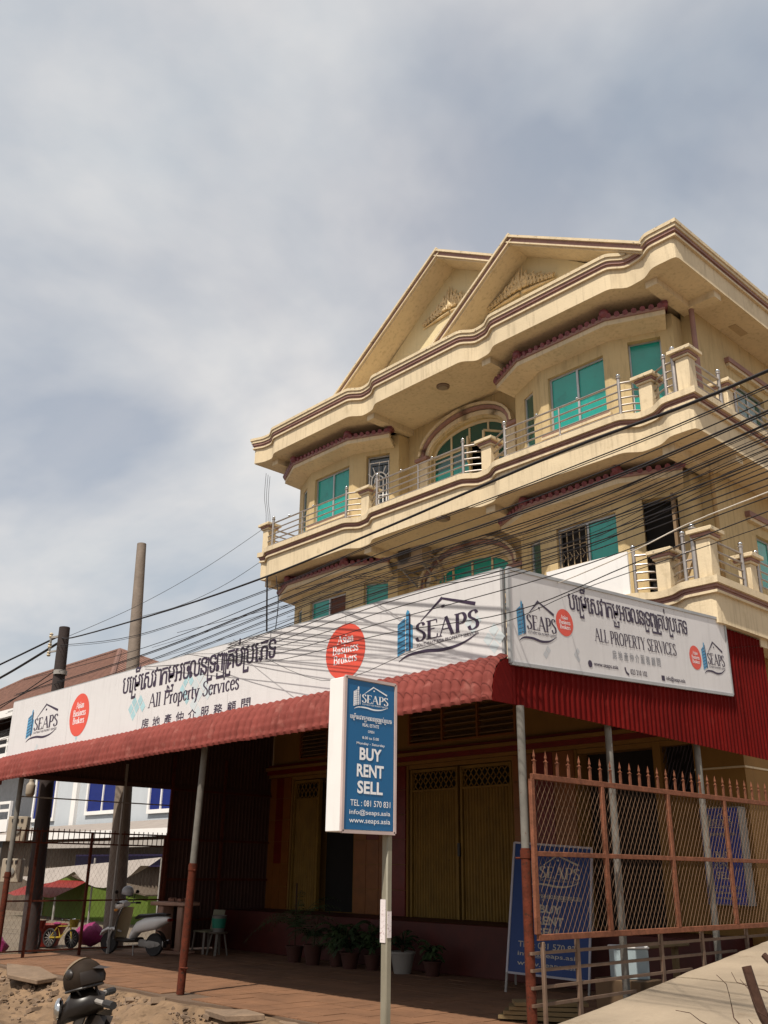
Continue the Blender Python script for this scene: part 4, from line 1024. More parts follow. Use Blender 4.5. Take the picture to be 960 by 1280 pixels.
# ================================================================== GATE with spikes on the ramp side
GT = thing('spiked_gate', 'salmon pink metal gate with chain mesh and a row of spear points along the ramp', 'gate', (-6.66, 11, 0))
gx = -6.65; gy0, gy1, gz0, gz1 = 8.42, 16.2, 1.08, 2.69
build('rail', G().box(gx-.02, gx+.02, gy0, gy1, gz1-.03, gz1+.03), gatem, GT, bevel=.004)
build('rail', G().box(gx-.02, gx+.02, gy0, gy1, gz0-.03, gz0+.03), gatem, GT, bevel=.004)
build('rail', G().box(gx-.017, gx+.017, gy0, gy1, 1.87, 1.92), gatem, GT, bevel=.004)
for y in (gy0, 9.73, 11.17, 12.61, 14.0, 15.4):
    build('stile', G().box(gx-.022, gx+.022, y-.03, y+.03, gz0+.03, gz1-.03), gatem, GT, bevel=.004)
sp = None; n = 37
for k in range(n):
    y = gy0+.06+k*.208
    if sp is None:
        g = G().box(-.010, .010, -.016, .016, 0, .13); g.lathe([(.010, .12), (.02, .145), (.007, .16), (.017, .185), (.0, .265)], (0, 0, 0), 6); g.box(-.006, .006, -.036, .036, .135, .146)
        sp = build('spike', g, gatem, GT, origin=(0, 0, 0), smooth=False); sp.location = Vector((gx, y, gz1+.03))-GT.location
    else: inst(sp, (gx, y, gz1+.03), GT)
def chain(y0, y1, z0, z1, x, pitch, r, parent, m, name='wire_mesh'):
    g = G(); H_ = z1-z0
    k = -int(H_*1.9/pitch)
    y = y0+k*pitch
    while y < y1:
        for sgn in (1, -1):
            a = (y, z0) if sgn > 0 else (y, z1); b = (y+H_*.62, z1) if sgn > 0 else (y+H_*.62, z0)
            ta = max(0, (y0-a[0])/(b[0]-a[0])); tb = min(1, (y1-a[0])/(b[0]-a[0]))
            if ta < tb:
                p = (a[0]+(b[0]-a[0])*ta, a[1]+(b[1]-a[1])*ta); q = (a[0]+(b[0]-a[0])*tb, a[1]+(b[1]-a[1])*tb)
                g.bar((x+.004*sgn, p[0], p[1]), (x+.004*sgn, q[0], q[1]), r*(1.3 if sgn > 0 else .6), r)
        y += pitch
    return build(name, g, m, parent, kind='stuff', smooth=False)
chain(gy0, gy1, gz0+.03, gz1-.03, gx, .085, .0034, GT, meshm)
# low rail fence below the gate
LF = thing('low_rail_fence', 'low brown rail fence stepping up the ramp edge below the spiked gate', 'fence', (-6.68, 11, 0))
for z, y1 in ((.93, 13.4), (.77, 12.1), (.61, 10.95), (.45, 9.7)):
    build('rail', G().bar((-6.70, 8.36, z), (-6.70, y1+.5, z+.02), .035, .03), railgrey, LF, smooth=False)
for y in (9.14, 10.80, 11.75, 12.9, 14.0): build('picket', G().bar((-6.69, y, rz(y)-.35), (-6.69, y, 1.05), .05, .035), railgrey, LF, smooth=False)
build('gate_post', G().box(-6.66, -6.62, 8.46, 8.50, -.05, 1.04), railgrey, LF, bevel=.006)

# ================================================================== left side fence of the porch
L2 = thing('porch_side_fence', 'thin dark metal fence with short pickets at the open left side of the porch', 'fence', (-19.98, 10, 0))
fx = -20.0
for z in (2.40, 2.17, 1.05, .12): build('rail', G().box(fx-.015, fx+.015, 8.4, 11.95, z-.015, z+.015), postred, L2)
build('rail', G().box(fx-.012, fx+.012, 8.4, 11.95, 3.05, 3.075), galv, L2)
for k in range(30):
    y = 8.5+k*.118; build('picket', G().box(fx-.007, fx+.007, y-.007, y+.007, 2.17, 2.46), postred, L2)
for y in (8.9, 10.1, 10.75, 11.9): build('stile', G().box(fx-.025, fx+.025, y-.025, y+.025, 0, 2.4 if y != 10.75 else 3.9), galv if y == 10.75 else postred, L2)
chain(8.4, 11.95, .13, 2.15, fx, .10, .0018, L2, postred)

# ================================================================== utility poles and meters
def upole(b, t, r0, r1, m, label, group=None):
    p = thing('utility_pole', label, 'pole', b); pts = [Vector(b).lerp(Vector(t), k/8) for k in range(9)]
    build('shaft', G().tube(pts, [r0+(r1-r0)*k/8 for k in range(9)], 16), m, p); return p
P1 = upole((-20.95, 9.42, -.1), (-21.30, 9.42, 7.05), .19, .125, poled, 'short dark utility pole carrying the cable bundle and meter boxes beyond the porch side')
build('bracket', G().bar((-21.25, 9.42, 6.85), (-21.75, 9.3, 6.85), .05).bar((-21.25, 9.42, 6.5), (-21.7, 9.3, 6.5), .04).bar((-21.7, 9.3, 6.45), (-21.7, 9.3, 6.95), .04), galv, P1)
for z in (6.95, 6.7, 6.5): build('insulator', G().lathe([(.03, 0), (.05, .03), (.03, .06), (.05, .09), (.02, .12)], (-21.72, 9.3, z-.1), 10), capm, P1)
build('strap', G().tube([(-21.2, 9.42, 5.9), (-21.2, 9.42, 6.0)], .155, 14), galv, P1)
upole((-20.95, 11.37, -.1), (-21.65, 11.37, 9.72), .24, .12, polec, 'tall leaning grey concrete utility pole rising above the front billboard')
MZ = Matrix.Rotation(R(45), 3, 'Z')
for k, (z, s_) in enumerate(((2.47, .52), (1.62, .48), (3.3, .3))):
    t = thing('meter_box', ('large beige meter box highest but one on the dark pole', 'lower beige meter box on the dark pole just above the red railing', 'small pale bottle shaped fitting strapped high on the dark pole')[k], 'meter box', (-21.35, 9.02, z))
    build('casing', G().cbox((-21.35, 9.02, z), .42, .22, s_, MZ) if k < 2 else G().lathe([(.06, -.15), (.10, -.1), (.10, .1), (.05, .16), (.05, .22)], (-21.2, 9.1, z), 12), meterm, t, bevel=.015)
    if k < 2:
        q = MZ @ Vector((0, -.115, 0))
        build('dial', G().lathe([(.09, 0), (.09, .02), (.07, .03), (0, .03)], Vector((-21.35, 9.02, z))+q+Vector((0, 0, -.03)), 16, MZ @ Matrix.Rotation(R(90), 3, 'X')), mat('dial_grey', (.2, .19, .17), .3), t)
        for dx in (-.1, 0, .1): build('slot', G().cbox(Vector((-21.35, 9.02, z+.17))+q+MZ @ Vector((dx, 0, 0)), .05, .02, .07, MZ), blackp, t)

# ================================================================== overhead cables
WIRES = [
('black', .021, [(-21.25, 9.34, 6.86), (-20.47, 9.26, 6.64), (-15.06, 8.58, 6.15), (-11.33, 8.12, 5.91), (-8.33, 7.74, 5.82), (-5.26, 7.36, 5.77), (-2.89, 7.06, 5.66), (1.5, 6.5, 5.8)], 'thick twisted black cable, topmost of the bundle crossing in front of the shophouse'),
('black', .009, [(-21.25, 9.34, 6.6), (-16.5, 8.76, 5.95), (-11.3, 8.11, 5.69), (-8.32, 7.74, 5.67), (-5.27, 7.36, 5.56), (-2.91, 7.06, 5.53), (1.5, 6.5, 5.7)], None),
('black', .008, [(-23.92, 9.69, 6.17), (-16.03, 8.7, 5.62), (-11.29, 8.11, 5.52), (-8.32, 7.74, 5.5), (-5.28, 7.36, 5.38), (-2.93, 7.07, 5.4), (1.5, 6.5, 5.6)], None),
('black', .013, [(-24.46, 9.76, 5.88), (-16.0, 8.7, 5.49), (-11.28, 8.11, 5.43), (-8.32, 7.74, 5.4), (-5.29, 7.36, 5.28), (-2.94, 7.07, 5.31), (1.5, 6.5, 5.5)], None),
('black', .009, [(-24.98, 9.82, 5.49), (-15.96, 8.69, 5.33), (-11.26, 8.11, 5.31), (-8.32, 7.74, 5.3), (-5.3, 7.36, 5.14), (-2.96, 7.07, 5.19), (1.5, 6.5, 5.4)], None),
('black', .009, [(-25.65, 9.91, 5.36), (-15.93, 8.69, 5.2), (-11.25, 8.11, 5.21), (-8.31, 7.74, 5.2), (-5.31, 7.36, 5.04), (-2.98, 7.07, 5.08), (1.5, 6.5, 5.3)], None),
('black', .007, [(-25.59, 9.9, 5.24), (-15.88, 8.69, 5.04), (-11.23, 8.1, 5.06), (-8.31, 7.74, 5.1), (-5.32, 7.36, 4.95), (-2.99, 7.07, 4.98), (1.5, 6.5, 5.2)], None),
('black', .009, [(-25.46, 9.88, 5.02), (-15.87, 8.68, 4.98), (-11.23, 8.1, 5.01), (-8.31, 7.74, 5.0), (-5.32, 7.37, 4.89), (-3.01, 7.08, 4.9), (1.5, 6.5, 5.1)], None),
('black', .008, [(-25.34, 9.87, 4.8), (-15.84, 8.68, 4.86), (-11.21, 8.1, 4.89), (-8.31, 7.74, 4.92), (-5.33, 7.37, 4.77), (-3.02, 7.08, 4.79), (1.5, 6.5, 5.0)], None),
('black', .008, [(-25.28, 9.86, 4.69), (-15.82, 8.68, 4.8), (-11.21, 8.1, 4.81), (-8.31, 7.74, 4.82), (-5.34, 7.37, 4.69), (-3.03, 7.08, 4.73), (1.5, 6.5, 4.9)], None),
('black', .007, [(-21.55, 9.39, 5.17), (-11.2, 8.1, 4.74), (-8.31, 7.74, 4.72), (-5.34, 7.37, 4.61), (-3.04, 7.08, 4.67), (1.5, 6.5, 4.8)], None),
('black', .007, [(-15.09, 8.24, 5.05), (-11.19, 8.05, 4.64), (-8.3, 7.74, 4.58), (-5.35, 7.37, 4.49), (-3.05, 7.08, 4.57), (1.5, 6.5, 4.7)], None),
('black', .007, [(-13.6, 8.2, 5.05), (-11.18, 8.05, 4.55), (-8.3, 7.74, 4.43), (-6.05, 7.46, 4.24), (-4.46, 7.26, 4.36), (-3.07, 7.08, 4.45), (1.5, 6.5, 4.7)], None),
('black', .005, [(-12.2, 8.15, 5.06), (-9.73, 7.95, 4.07), (-7.66, 7.66, 4.12), (-6.05, 7.46, 4.16), (-5.16, 7.34, 4.25), (-3.86, 7.18, 4.31), (1.5, 6.5, 4.5)], None),
]
def sm3(pts, k=6):
    q = [pts[0]]+list(pts)+[pts[-1]]; r = []
    for i in range(1, len(q)-2):
        for j in range(k):
            t = j/k; r.append(tuple(.5*((2*q[i][c])+(-q[i-1][c]+q[i+1][c])*t+(2*q[i-1][c]-5*q[i][c]+4*q[i+1][c]-q[i+2][c])*t*t+(-q[i-1][c]+3*q[i][c]-3*q[i+1][c]+q[i+2][c])*t**3) for c in (0, 1, 2)))
    r.append(tuple(pts[-1])); return r
def cable(pts, r, m, label, group=None, n=6):
    o = build('cable', G().tube(sm3(pts), r, n), m, origin=pts[0]); tag(o, label, 'cable'); 
    if group: o['group'] = group
BG = 'black cables of the bundle crossing in front of the shophouse'
for m_, r, pts, lb in WIRES:
    cable(pts, r*.72, cablem, lb or 'thin black cable of the tangled bundle crossing in front of the shophouse', None if lb else BG)
    if r > .0085 and r < .0145:   # lashed twin strand
        cable([(a, b-.05, c-.05) for a, b, c in pts], r*.5, cablem, 'thin black cable of the tangled bundle crossing in front of the shophouse', BG)
rw = random.Random(5)
for k in range(9):
    dz = -.02-.05*k; s_ = rw.uniform(-.06, .06)
    pts = [(-9.6-rw.uniform(0, 3), 7.85+.02*k, 5.25+dz*.9+s_), (-7.2, 7.62+.02*k, 5.2+dz*.8), (-5.2, 7.36+.02*k, 5.12+dz+s_*.5), (-2.9, 7.06, 5.22+dz*.9), (1.5, 6.5, 5.4+dz)]
    pts[0] = (-12.5+rw.uniform(-3, 3), 8.2, 5.12+rw.uniform(0, .5))
    cable(pts, rw.choice([.003, .004, .005]), cablem, 'thin black cable of the tangled bundle crossing in front of the shophouse', BG)
cable([(1.5, 6.3, 4.75), (-2.91, 6.76, 4.48), (-3.5, 6.84, 4.45), (-3.78, 6.87, 4.42), (-4.25, 6.93, 4.35), (-5.5, 7.9, 4.62), (-6.8, 9.3, 5.1)], .005, whitecable, 'single pale cable slanting down from the right below the black bundle')
for k, (a, b) in enumerate((((-21.28, 9.42, 6.75), (-34, 9.0, 5.9)), ((-21.28, 9.42, 6.9), (-36, 6.5, 5.2)), ((-21.2, 9.42, 6.1), (-34, 9.3, 4.7)), ((-21.2, 9.42, 5.9), (-34, 8.2, 4.9)), ((-21.2, 9.42, 5.6), (-32, 10, 4.2)), ((-21.2, 9.42, 5.4), (-32, 9.4, 4.0)))):
    a, b = Vector(a), Vector(b); pts = [tuple(a.lerp(b, t)-Vector((0, 0, .9*4*t*(1-t)*.4))) for t in (0, .25, .5, .75, 1)]
    cable(pts, (.03, .022, .012, .012, .01, .01)[k], cablem, ('thick black cable sagging from the top of the dark pole to the left edge', 'second thick black cable leaving the dark pole top, spreading away to the left')[k] if k < 2 else 'thinner black cable leaving the dark utility pole towards the left', 'cables leaving the dark pole to the left')
for k, (a, b) in enumerate((((-18.95, 13.6, 9.3), (-21.5, 11.4, 7.7)), ((-18.95, 13.6, 10.2), (-21.3, 9.45, 6.8)))):
    a, b = Vector(a), Vector(b); cable([tuple(a.lerp(b, t)-Vector((0, 0, .25*4*t*(1-t)))) for t in (0, .33, .66, 1)], .006, cablem, 'hair thin cable from the left end of the upper balcony down to the poles', 'hair thin cables at the left end of the balcony')
for k in range(3):
    x = -18.99-.05*k; cable([(x, 13.35+.1*k, 11.55), (x-.08, 13.4+.1*k, 10.9), (x+.05, 13.4+.1*k, 10.3), (x-.02, 13.45+.1*k, 9.3)], .006, cablem, 'loose wire dangling from the left bay canopy', 'loose wires dangling at the left bay')
cable([(-11.33, 8.10, 5.90), (-11.33, 8.13, 5.4), (-11.34, 8.16, 5.05)], .014, cablem, 'short vertical steel hanger tying the cable bundle to the billboard top')
cable([(-11.1, 8.10, 5.86), (-11.05, 8.13, 5.45), (-11.12, 8.16, 5.05)], .007, cablem, 'short thin wire dropping from the bundle beside the steel hanger')

# ================================================================== A-FRAME BANNER and wall light box
A = thing('a_frame_sign', 'tall blue standing banner reading BUY RENT SELL behind the spiked gate', 'sign', (-9.95, 12.82, 0))
ax0, ax1 = Vector((-10.44, 12.42, 0)), Vector((-9.38, 13.08, 0)); ex = (ax1-ax0).normalized(); back = Vector((-ex.y, ex.x, 0))
wA = (ax1-ax0).length; tilt = R(12); upv = (Vector((0, 0, 1))*math.cos(tilt)+back*math.sin(tilt)+ex*.07).normalized(); ex = (ex-upv*ex.dot(upv)).normalized()
o_ = ax0+Vector((0, 0, .27)); hA = 1.95
nA = ex.cross(upv)
p4 = [o_, o_+ex*wA, o_+ex*wA+upv*hA, o_+upv*hA]
build('banner', quadbox(p4, .02, -nA), boxblue, A, smooth=False)
fg = G()
for a, b in ((0, 1), (1, 2), (2, 3), (3, 0)): fg.bar(p4[a], p4[b], .03)
build('frame', fg, mat('frame_pale', (.40, .38, .42), .5), A, smooth=False)
for e in (0, wA):
    build('leg', G().bar(o_+ex*e, o_+ex*e-upv*.30, .03), galv, A, smooth=False)
    build('leg', G().bar(o_+ex*e+upv*hA, ax0+ex*e+back*.95, .03), galv, A, smooth=False)
AF = plane_frame(o_, ex, upv); k = wA/1.0
fadew = mat('banner_print', (.40, .36, .30), .6, .1)
_w, whiteink = whiteink, fadew
logo(.18*wA, .86*wA, 1.28, 1.80, AF, A, white=True)
khmer(.14*wA, .88*wA, 1.12, .06, AF, fadew, A)
for t, z, a, b in (('BUY', .90, .36, .64), ('RENT', .73, .33, .67), ('SELL', .56, .34, .65)): sans(t, a*wA, b*wA, z, z+.125, AF, fadew, A, .03)
for t, z, a, b in (('TEL : 081 570 831', .38, .12, .86), ('info@seaps.asia', .24, .12, .88), ('www.seaps.asia', .10, .12, .88)): sans(t, a*wA, b*wA, z, z+.085, AF, fadew, A, .008)
LB = thing('wall_light_box', 'blue light box sign hung on the ochre wall near its right corner', 'sign', (-7.75, 14.7, 1.27))
build('box', G().box(-8.12, -7.45, 14.56, 14.80, 1.27, 2.72), mat('box_side_grey', (.22, .21, .19), .6), LB, bevel=.006)
build('face_panel', G().box(-8.10, -7.47, 14.545, 14.56, 1.29, 2.70), mat('deep_blue_face', (.008, .03, .26), .45, .05), LB, smooth=False)
LBF = plane_frame((-8.10, 14.545, 1.29), (1, 0, 0), (0, 0, 1))
logo(.10, .53, 1.10, 1.33, LBF, LB, white=True); khmer(.08, .56, 1.0, .04, LBF, fadew, LB)
for t, z, a, b in (('BUY', .66, .2, .44), ('RENT', .51, .17, .47), ('SELL', .36, .18, .46), ('TEL : 081 570 831', .22, .08, .55), ('info@seaps.asia', .14, .08, .55), ('www.seaps.asia', .06, .08, .55)): sans(t, a, b, z, z+(.11 if z > .3 else .05), LBF, fadew, LB, .01)
whiteink = _w
def simplebox(name, label, cat, parts, group=None):
    t = thing(name, label, cat, parts[0][1]); 
    if group: t['group'] = group
    for nm, c, s_, m, rot in parts: build(nm, G().cbox(c, *s_, Matrix.Rotation(rot, 3, 'Z')), m, t, bevel=.012)
    return t
simplebox('plastic_crate', 'translucent pale blue storage tub standing behind the low rail fence', 'tub', [('tub', (-7.25, 10.95, .68), (.42, .30, .34), mat('tub_pale', (.30, .36, .38), .5), .8), ('lid', (-7.25, 10.95, .865), (.45, .33, .03), whitep, .8)])
build('tub_stand', G().box(-7.6, -6.95, 10.7, 11.2, 0, .51), mat('stand_wood', (.10, .06, .03), .8), bpy.data.objects['plastic_crate'], bevel=.01)
simplebox('low_shelf', 'long low wooden shelf behind the low rail fence', 'shelf', [('board', (-7.6, 12.0, .82), (.30, 1.5, .05), mat('shelf_wood', (.16, .11, .05), .8), 0), ('leg', (-7.6, 11.4, .40), (.08, .08, .79), mat('shelf_wood', (.16, .11, .05), .8), 0), ('leg', (-7.6, 12.6, .40), (.08, .08, .79), mat('shelf_wood', (.16, .11, .05), .8), 0)])
pb = G()
for k in range(4): pb.cbox((-8.2+.03*k, 10.3+.05*k, .05+.05*k), .9, .35, .04, Matrix.Rotation(.5+.1*k, 3, 'Z'))
tag(build('plank_pile', pb, mat('shelf_wood', (.16, .11, .05), .8), origin=(-8.2, 10.3, 0)), 'small pile of dark planks lying on the porch below the banner', 'planks')

# ================================================================== PORCH OBJECTS
def palm(x, y, pot_r, pot_h, hh, label, potm, n=14, seed=0, bush=False):
    rnd = random.Random(seed); t = thing('potted_plant', label, 'potted plant', (x, y, 0), 'potted plants along the plinth')
    build('pot', G().lathe([(pot_r*.7, 0), (pot_r, pot_h*.9), (pot_r*1.1, pot_h*.9), (pot_r*1.1, pot_h), (pot_r*.95, pot_h), (pot_r*.9, pot_h*.85), (0, pot_h*.85)], (x, y, 0), 20), potm, t)
    st = G(); 
    for k in range(3 if bush else 1): st.tube([(x, y, pot_h*.8), (x+rnd.uniform(-.08, .08), y+rnd.uniform(-.05, .05), pot_h+hh*.5)], .018, 6)
    build('stem', st, twigm, t)
    g = G()
    for k in range(n):
        a = rnd.uniform(0, 6.28); ln = hh*rnd.uniform(.45, .8); base = Vector((x, y, pot_h+hh*(rnd.uniform(0, .5) if bush else .15)))
        up = rnd.uniform(.5, 1.1); prev = None
        pts = []
        for j in range(7):
            s = j/6; pts.append(base+Vector((math.cos(a)*ln*s*.75, math.sin(a)*ln*s*.75, ln*up*s-ln*.75*s*s)))
        g.tube(pts, [.006*(1-.7*j/6) for j in range(7)], 4)
        for j in range(1, 7):
            d = (pts[j]-pts[j-1]).normalized(); sd_ = d.cross(Vector((0, 0, 1))).normalized()
            for sg in (-1, 1):
                for q in (0, .5):
                    b0 = pts[j-1].lerp(pts[j], q); l_ = (.18 if not bush else .13)*(1-.4*j/6)*rnd.uniform(.8, 1.2)
                    tip = b0+(sd_*sg+d*.8).normalized()*l_-Vector((0, 0, l_*.35)); wv = d*.014*(1 if not bush else 1.9)
                    mid = b0.lerp(tip, .45); g.add([b0, mid+wv, tip, mid-wv], [(0, 1, 2, 3)])
    build('leaves', g, leafm if seed % 2 else leafd, t, kind='stuff', open_=True, smooth=False)
palm(-16.16, 12.75, .17, .30, 2.3, 'tallest palm in a terracotta pot, leftmost of the plants before the ochre shutter', terra, 16, 1)
palm(-15.55, 12.72, .18, .36, 1.0, 'palm in a taller terracotta pot, second from the left along the plinth', terra, 14, 2)
palm(-15.05, 12.9, .16, .25, .8, 'bushy dark plant in the middle of the potted row left of the sign post', terra, 22, 3, True)
palm(-14.55, 12.8, .18, .28, .75, 'bushy dark plant in a terracotta pot just left of the sign post', terra, 22, 4, True)
palm(-14.1, 12.95, .15, .26, .7, 'small bushy plant standing directly behind the sign post', terra, 18, 5, True)
palm(-13.35, 13.0, .22, .36, .6, 'dark leafy plant in the only white pot, right of the sign post', mat('white_pot', (.22, .20, .18), .5, .1), 14, 6, True)
palm(-12.7, 13.1, .16, .24, .5, 'low plant in a terracotta pot at the right end of the row', terra, 14, 7, True)
# stone table
T = thing('stone_table', 'pinkish stone pedestal table with cluttered top beside the scooter', 'table', (-19.35, 11.9, 0))
build('table_top', G().cbox((-19.35, 11.9, .985), .95, .55, .08, Matrix.Rotation(R(20), 3, 'Z')), pinkst, T, bevel=.02)
for dx in (-.22, .25): 
    build('pedestal', G().cbox((-19.35+dx, 11.9+dx*.4, .50), .14, .38, .88, Matrix.Rotation(R(20), 3, 'Z')), pinkst, T, bevel=.02)
build('base', G().cbox((-19.35, 11.9, .03), .9, .5, .06, Matrix.Rotation(R(20), 3, 'Z')), pinkst, T, bevel=.015)
cl = G()
for k in range(9): cl.cbox((-19.35+random.uniform(-.35, .35), 11.9+random.uniform(-.15, .15), 1.06), .12, .09, random.uniform(.04, .09), Matrix.Rotation(random.uniform(0, 3), 3, 'Z'))
tag(build('table_clutter', cl, mat('clutter', (.26, .12, .08), .7, .3, 12), origin=(-19.35, 11.9, 1.03)), 'jumble of small reddish pots and boxes on the stone table', 'clutter')
# plastic stool with bucket
ST = thing('plastic_stool', 'pale plastic stool under the green banded bucket', 'stool', (-18.35, 12.4, 0))
build('seat', G().lathe([(.19, .42), (.20, .44), (.19, .46), (0, .46)], (-18.35, 12.4, 0), 20), mat('stool_plastic', (.08, .065, .05), .5), ST)
for k in range(4): a = R(45+90*k); build('leg', G().bar((-18.35+.13*math.cos(a), 12.4+.13*math.sin(a), .43), (-18.35+.22*math.cos(a), 12.4+.22*math.sin(a), 0), .05, .03), mat('stool_plastic', (.08, .065, .05), .5), ST)
BK = thing('bucket', 'pale bucket with a green band standing on the plastic stool', 'bucket', (-18.35, 12.4, .46))
build('shell', G().lathe([(.12, .46), (.16, .78), (.165, .78), (.15, .76), (.11, .48), (0, .48)], (-18.35, 12.4, 0), 20), mat('bucket_pale', (.13, .12, .11), .5), BK)
build('band', G().lathe([(.132, .53), (.157, .72), (.158, .72), (.133, .53)], (-18.35, 12.4, 0), 20), greenb, BK)
CH = thing('plastic_chair', 'dull plastic chair in the shade between the stone table and the bucket', 'chair', (-18.95, 12.5, 0))
chm = mat('chair_plastic', (.20, .19, .13), .5)
build('seat', G().cbox((-18.95, 12.5, .44), .44, .42, .04), chm, CH, bevel=.015)
build('backrest', G().sheet([[(-19.16+.42*i/6, 12.72+.05*math.sin(i/6*3.14), .46), (-19.18+.46*i/6, 12.80+.05*math.sin(i/6*3.14), .86)] for i in range(7)]), chm, CH, open_=True)
for dx in (-.19, .19):
    for dy in (-.18, .18): build('leg', G().bar((-18.95+dx, 12.5+dy, .43), (-18.95+dx*1.15, 12.5+dy*1.15, 0), .045, .03), mat('chair_leg', (.14, .11, .09), .5), CH)

# ------------------------------------------------------------------ scooters (local frame, +x forward)
def scooter(name, label, loc, rzv, mb, ms, dark_=False):
    t = thing(name, label, 'scooter' if not dark_ else 'motorbike', loc); 
    Mz = Matrix.Rotation(rzv, 3, 'Z'); L0 = Vector(loc)
    def T(g): g.v = [tuple(Mz @ Vector(v)+L0) for v in g.v]; return g
    def b(nm, g, m, parent=t, **k): return build(nm, T(g), m, parent, **k)
    RX = Matrix.Rotation(R(90), 3, 'X')
    def wheel(cx, r=.22):
        pr = [(r-.045, -.035), (r-.012, -.045), (r, -.02), (r, .02), (r-.012, .045), (r-.045, .035), (r-.05, 0), (r-.045, -.035)]
        w_ = b('wheel', G().lathe(pr, (cx, 0, r), 28, RX), rubber)
        g = G().lathe([(r-.05, -.03), (r-.045, -.035), (r-.045, .035), (r-.05, .03), (r-.06, .025), (r-.06, -.025), (r-.05, -.03)], (cx, 0, r), 24, RX); g.lathe([(0, -.05), (.045, -.05), (.045, .05), (0, .05)], (cx, 0, r), 12, RX)
        for k in range(5):
            a = 2*math.pi*k/5; g.bar((cx+.04*math.cos(a), 0, r+.04*math.sin(a)), (cx+(r-.055)*math.cos(a), 0, r+(r-.055)*math.sin(a)), .03, .02)
        b('rim', g, galv, w_)
    wheel(.62); wheel(-.60)
    def loft(sec, nm, m, parent=t, n=14, **k):    # sec: (x, z, half width, half height, lean)
        g = G(); rings = []
        for (x, z, hw, hh) in sec:
            rings.append([(x, hw*(abs(math.cos(a))**.8)*(1 if math.cos(a) >= 0 else -1), z+hh*(abs(math.sin(a))**.8)*(1 if math.sin(a) >= 0 else -1)) for a in [2*math.pi*q/n for q in range(n)]])
        fs = [(i*n+q, i*n+(q+1) % n, (i+1)*n+(q+1) % n, (i+1)*n+q) for i in range(len(rings)-1) for q in range(n)]+[tuple(range(n))[::-1], tuple((len(rings)-1)*n+q for q in range(n))]
        g.add([v for r_ in rings for v in r_], fs); return b(nm, g, m, parent, **k)
    # rear body
    bd = loft([(-.95, .72, .05, .03), (-.86, .70, .11, .07), (-.62, .64, .15, .13), (-.35, .60, .155, .14), (-.15, .54, .15, .12), (-.05, .42, .14, .10), (.0, .34, .12, .07)], 'body_panel', ms)
    loft([(-.90, .80, .08, .02), (-.70, .80, .13, .035), (-.40, .77, .14, .035), (-.18, .755, .12, .04), (-.08, .72, .08, .03)], 'seat', blackp)
    loft([(-.18, .30, .15, .05), (.10, .27, .16, .035), (.36, .29, .14, .04)], 'floorboard', blackp)
    loft([(-.86, .24, .03, .06), (-.5, .22, .05, .09), (-.2, .24, .05, .07)], 'engine', galv)
    b('exhaust', G().tube([(-.2, -.13, .2), (-.5, -.15, .2), (-.85, -.17, .27)], [.025, .05, .055], 10), chrome)
    b('tail_light', G().cbox((-.95, 0, .70), .05, .14, .06), redp, bevel=.01)
    b('rear_fender', G().sheet([[(-.60-.27*math.cos(a), y, .22+.27*math.sin(a)) for a in [R(-10+14*q) for q in range(8)]] for y in (-.06, 0, .06)]), blackp, open_=True)
    # leg shield: curved shell
    g = G(); rows = []
    for q in range(9):
        u = q/8; x = .36+.02*u*u+ .10*(u-.2)**2*-1; z = .30+.62*u; hw = .19+.03*math.sin(math.pi*u)-.09*max(0, u-.75)*4*.25
        rows.append([(x+.11*(1-(s/3)**2)-.10*u, hw*s/3, z) for s in range(-3, 4)])
    g.sheet(rows); sh_ = b('leg_shield', g, ms, open_=True)
    g2 = G().sheet([[(a-.035, y*.93, z) for a, y, z in r_] for r_ in rows]); b('inner_shield', g2, mb, sh_, open_=True)
    b('fork', G().tube([(.62, .07, .22), (.52, .06, .50)], .02, 8).tube([(.62, -.07, .22), (.52, -.06, .50)], .02, 8).tube([(.50, 0, .5), (.34, 0, .98)], .03, 8), galv)
    loft([(.34, .44, .03, .015), (.50, .49, .075, .03), (.66, .49, .08, .035), (.82, .42, .06, .03), (.88, .36, .03, .02)], 'front_fender', ms)
    loft([(.50, .88, .04, .04), (.44, .95, .11, .08), (.33, .98, .14, .075), (.24, .98, .11, .05)], 'headlight_cowl', ms)
    b('headlight', G().ball((.50, 0, .94), .03, .085, .065, 14, 8), chrome if dark_ else mat('lens', (.5, .5, .5), .1, .05, 5, spec=.9))
    hb = b('handlebar', G().tube([(.20, .36, 1.0), (.27, .2, 1.0), (.31, 0, .99), (.27, -.2, 1.0), (.20, -.36, 1.0)], .014, 8), galv)
    for s in (-1, 1):
        b('grip', G().tube([(.19, s*.37, 1.0), (.235, s*.27, 1.0)], .022, 8), rubber, hb)
        if not dark_: b('mirror', G().tube([(.27, s*.22, 1.0), (.29, s*.27, 1.14), (.28, s*.30, 1.2)], .008, 6).ball((.27, s*.33, 1.22), .015, .06, .04), blackp, hb)
        if not dark_: b('indicator', G().ball((.42, s*.13, .86), .05, .035, .03), mat('amber', (.5, .2, .03), .3))
    b('stand', G().tube([(-.1, .08, .2), (-.18, .16, .0)], .012, 6), galv)
    return t, T
scw, TW = scooter('scooter', 'white scooter parked under the awning beside the stone table', (-19.45, 11.0, 0), R(200), mat('scooter_inner', (.35, .27, .16), .5), scwhite)
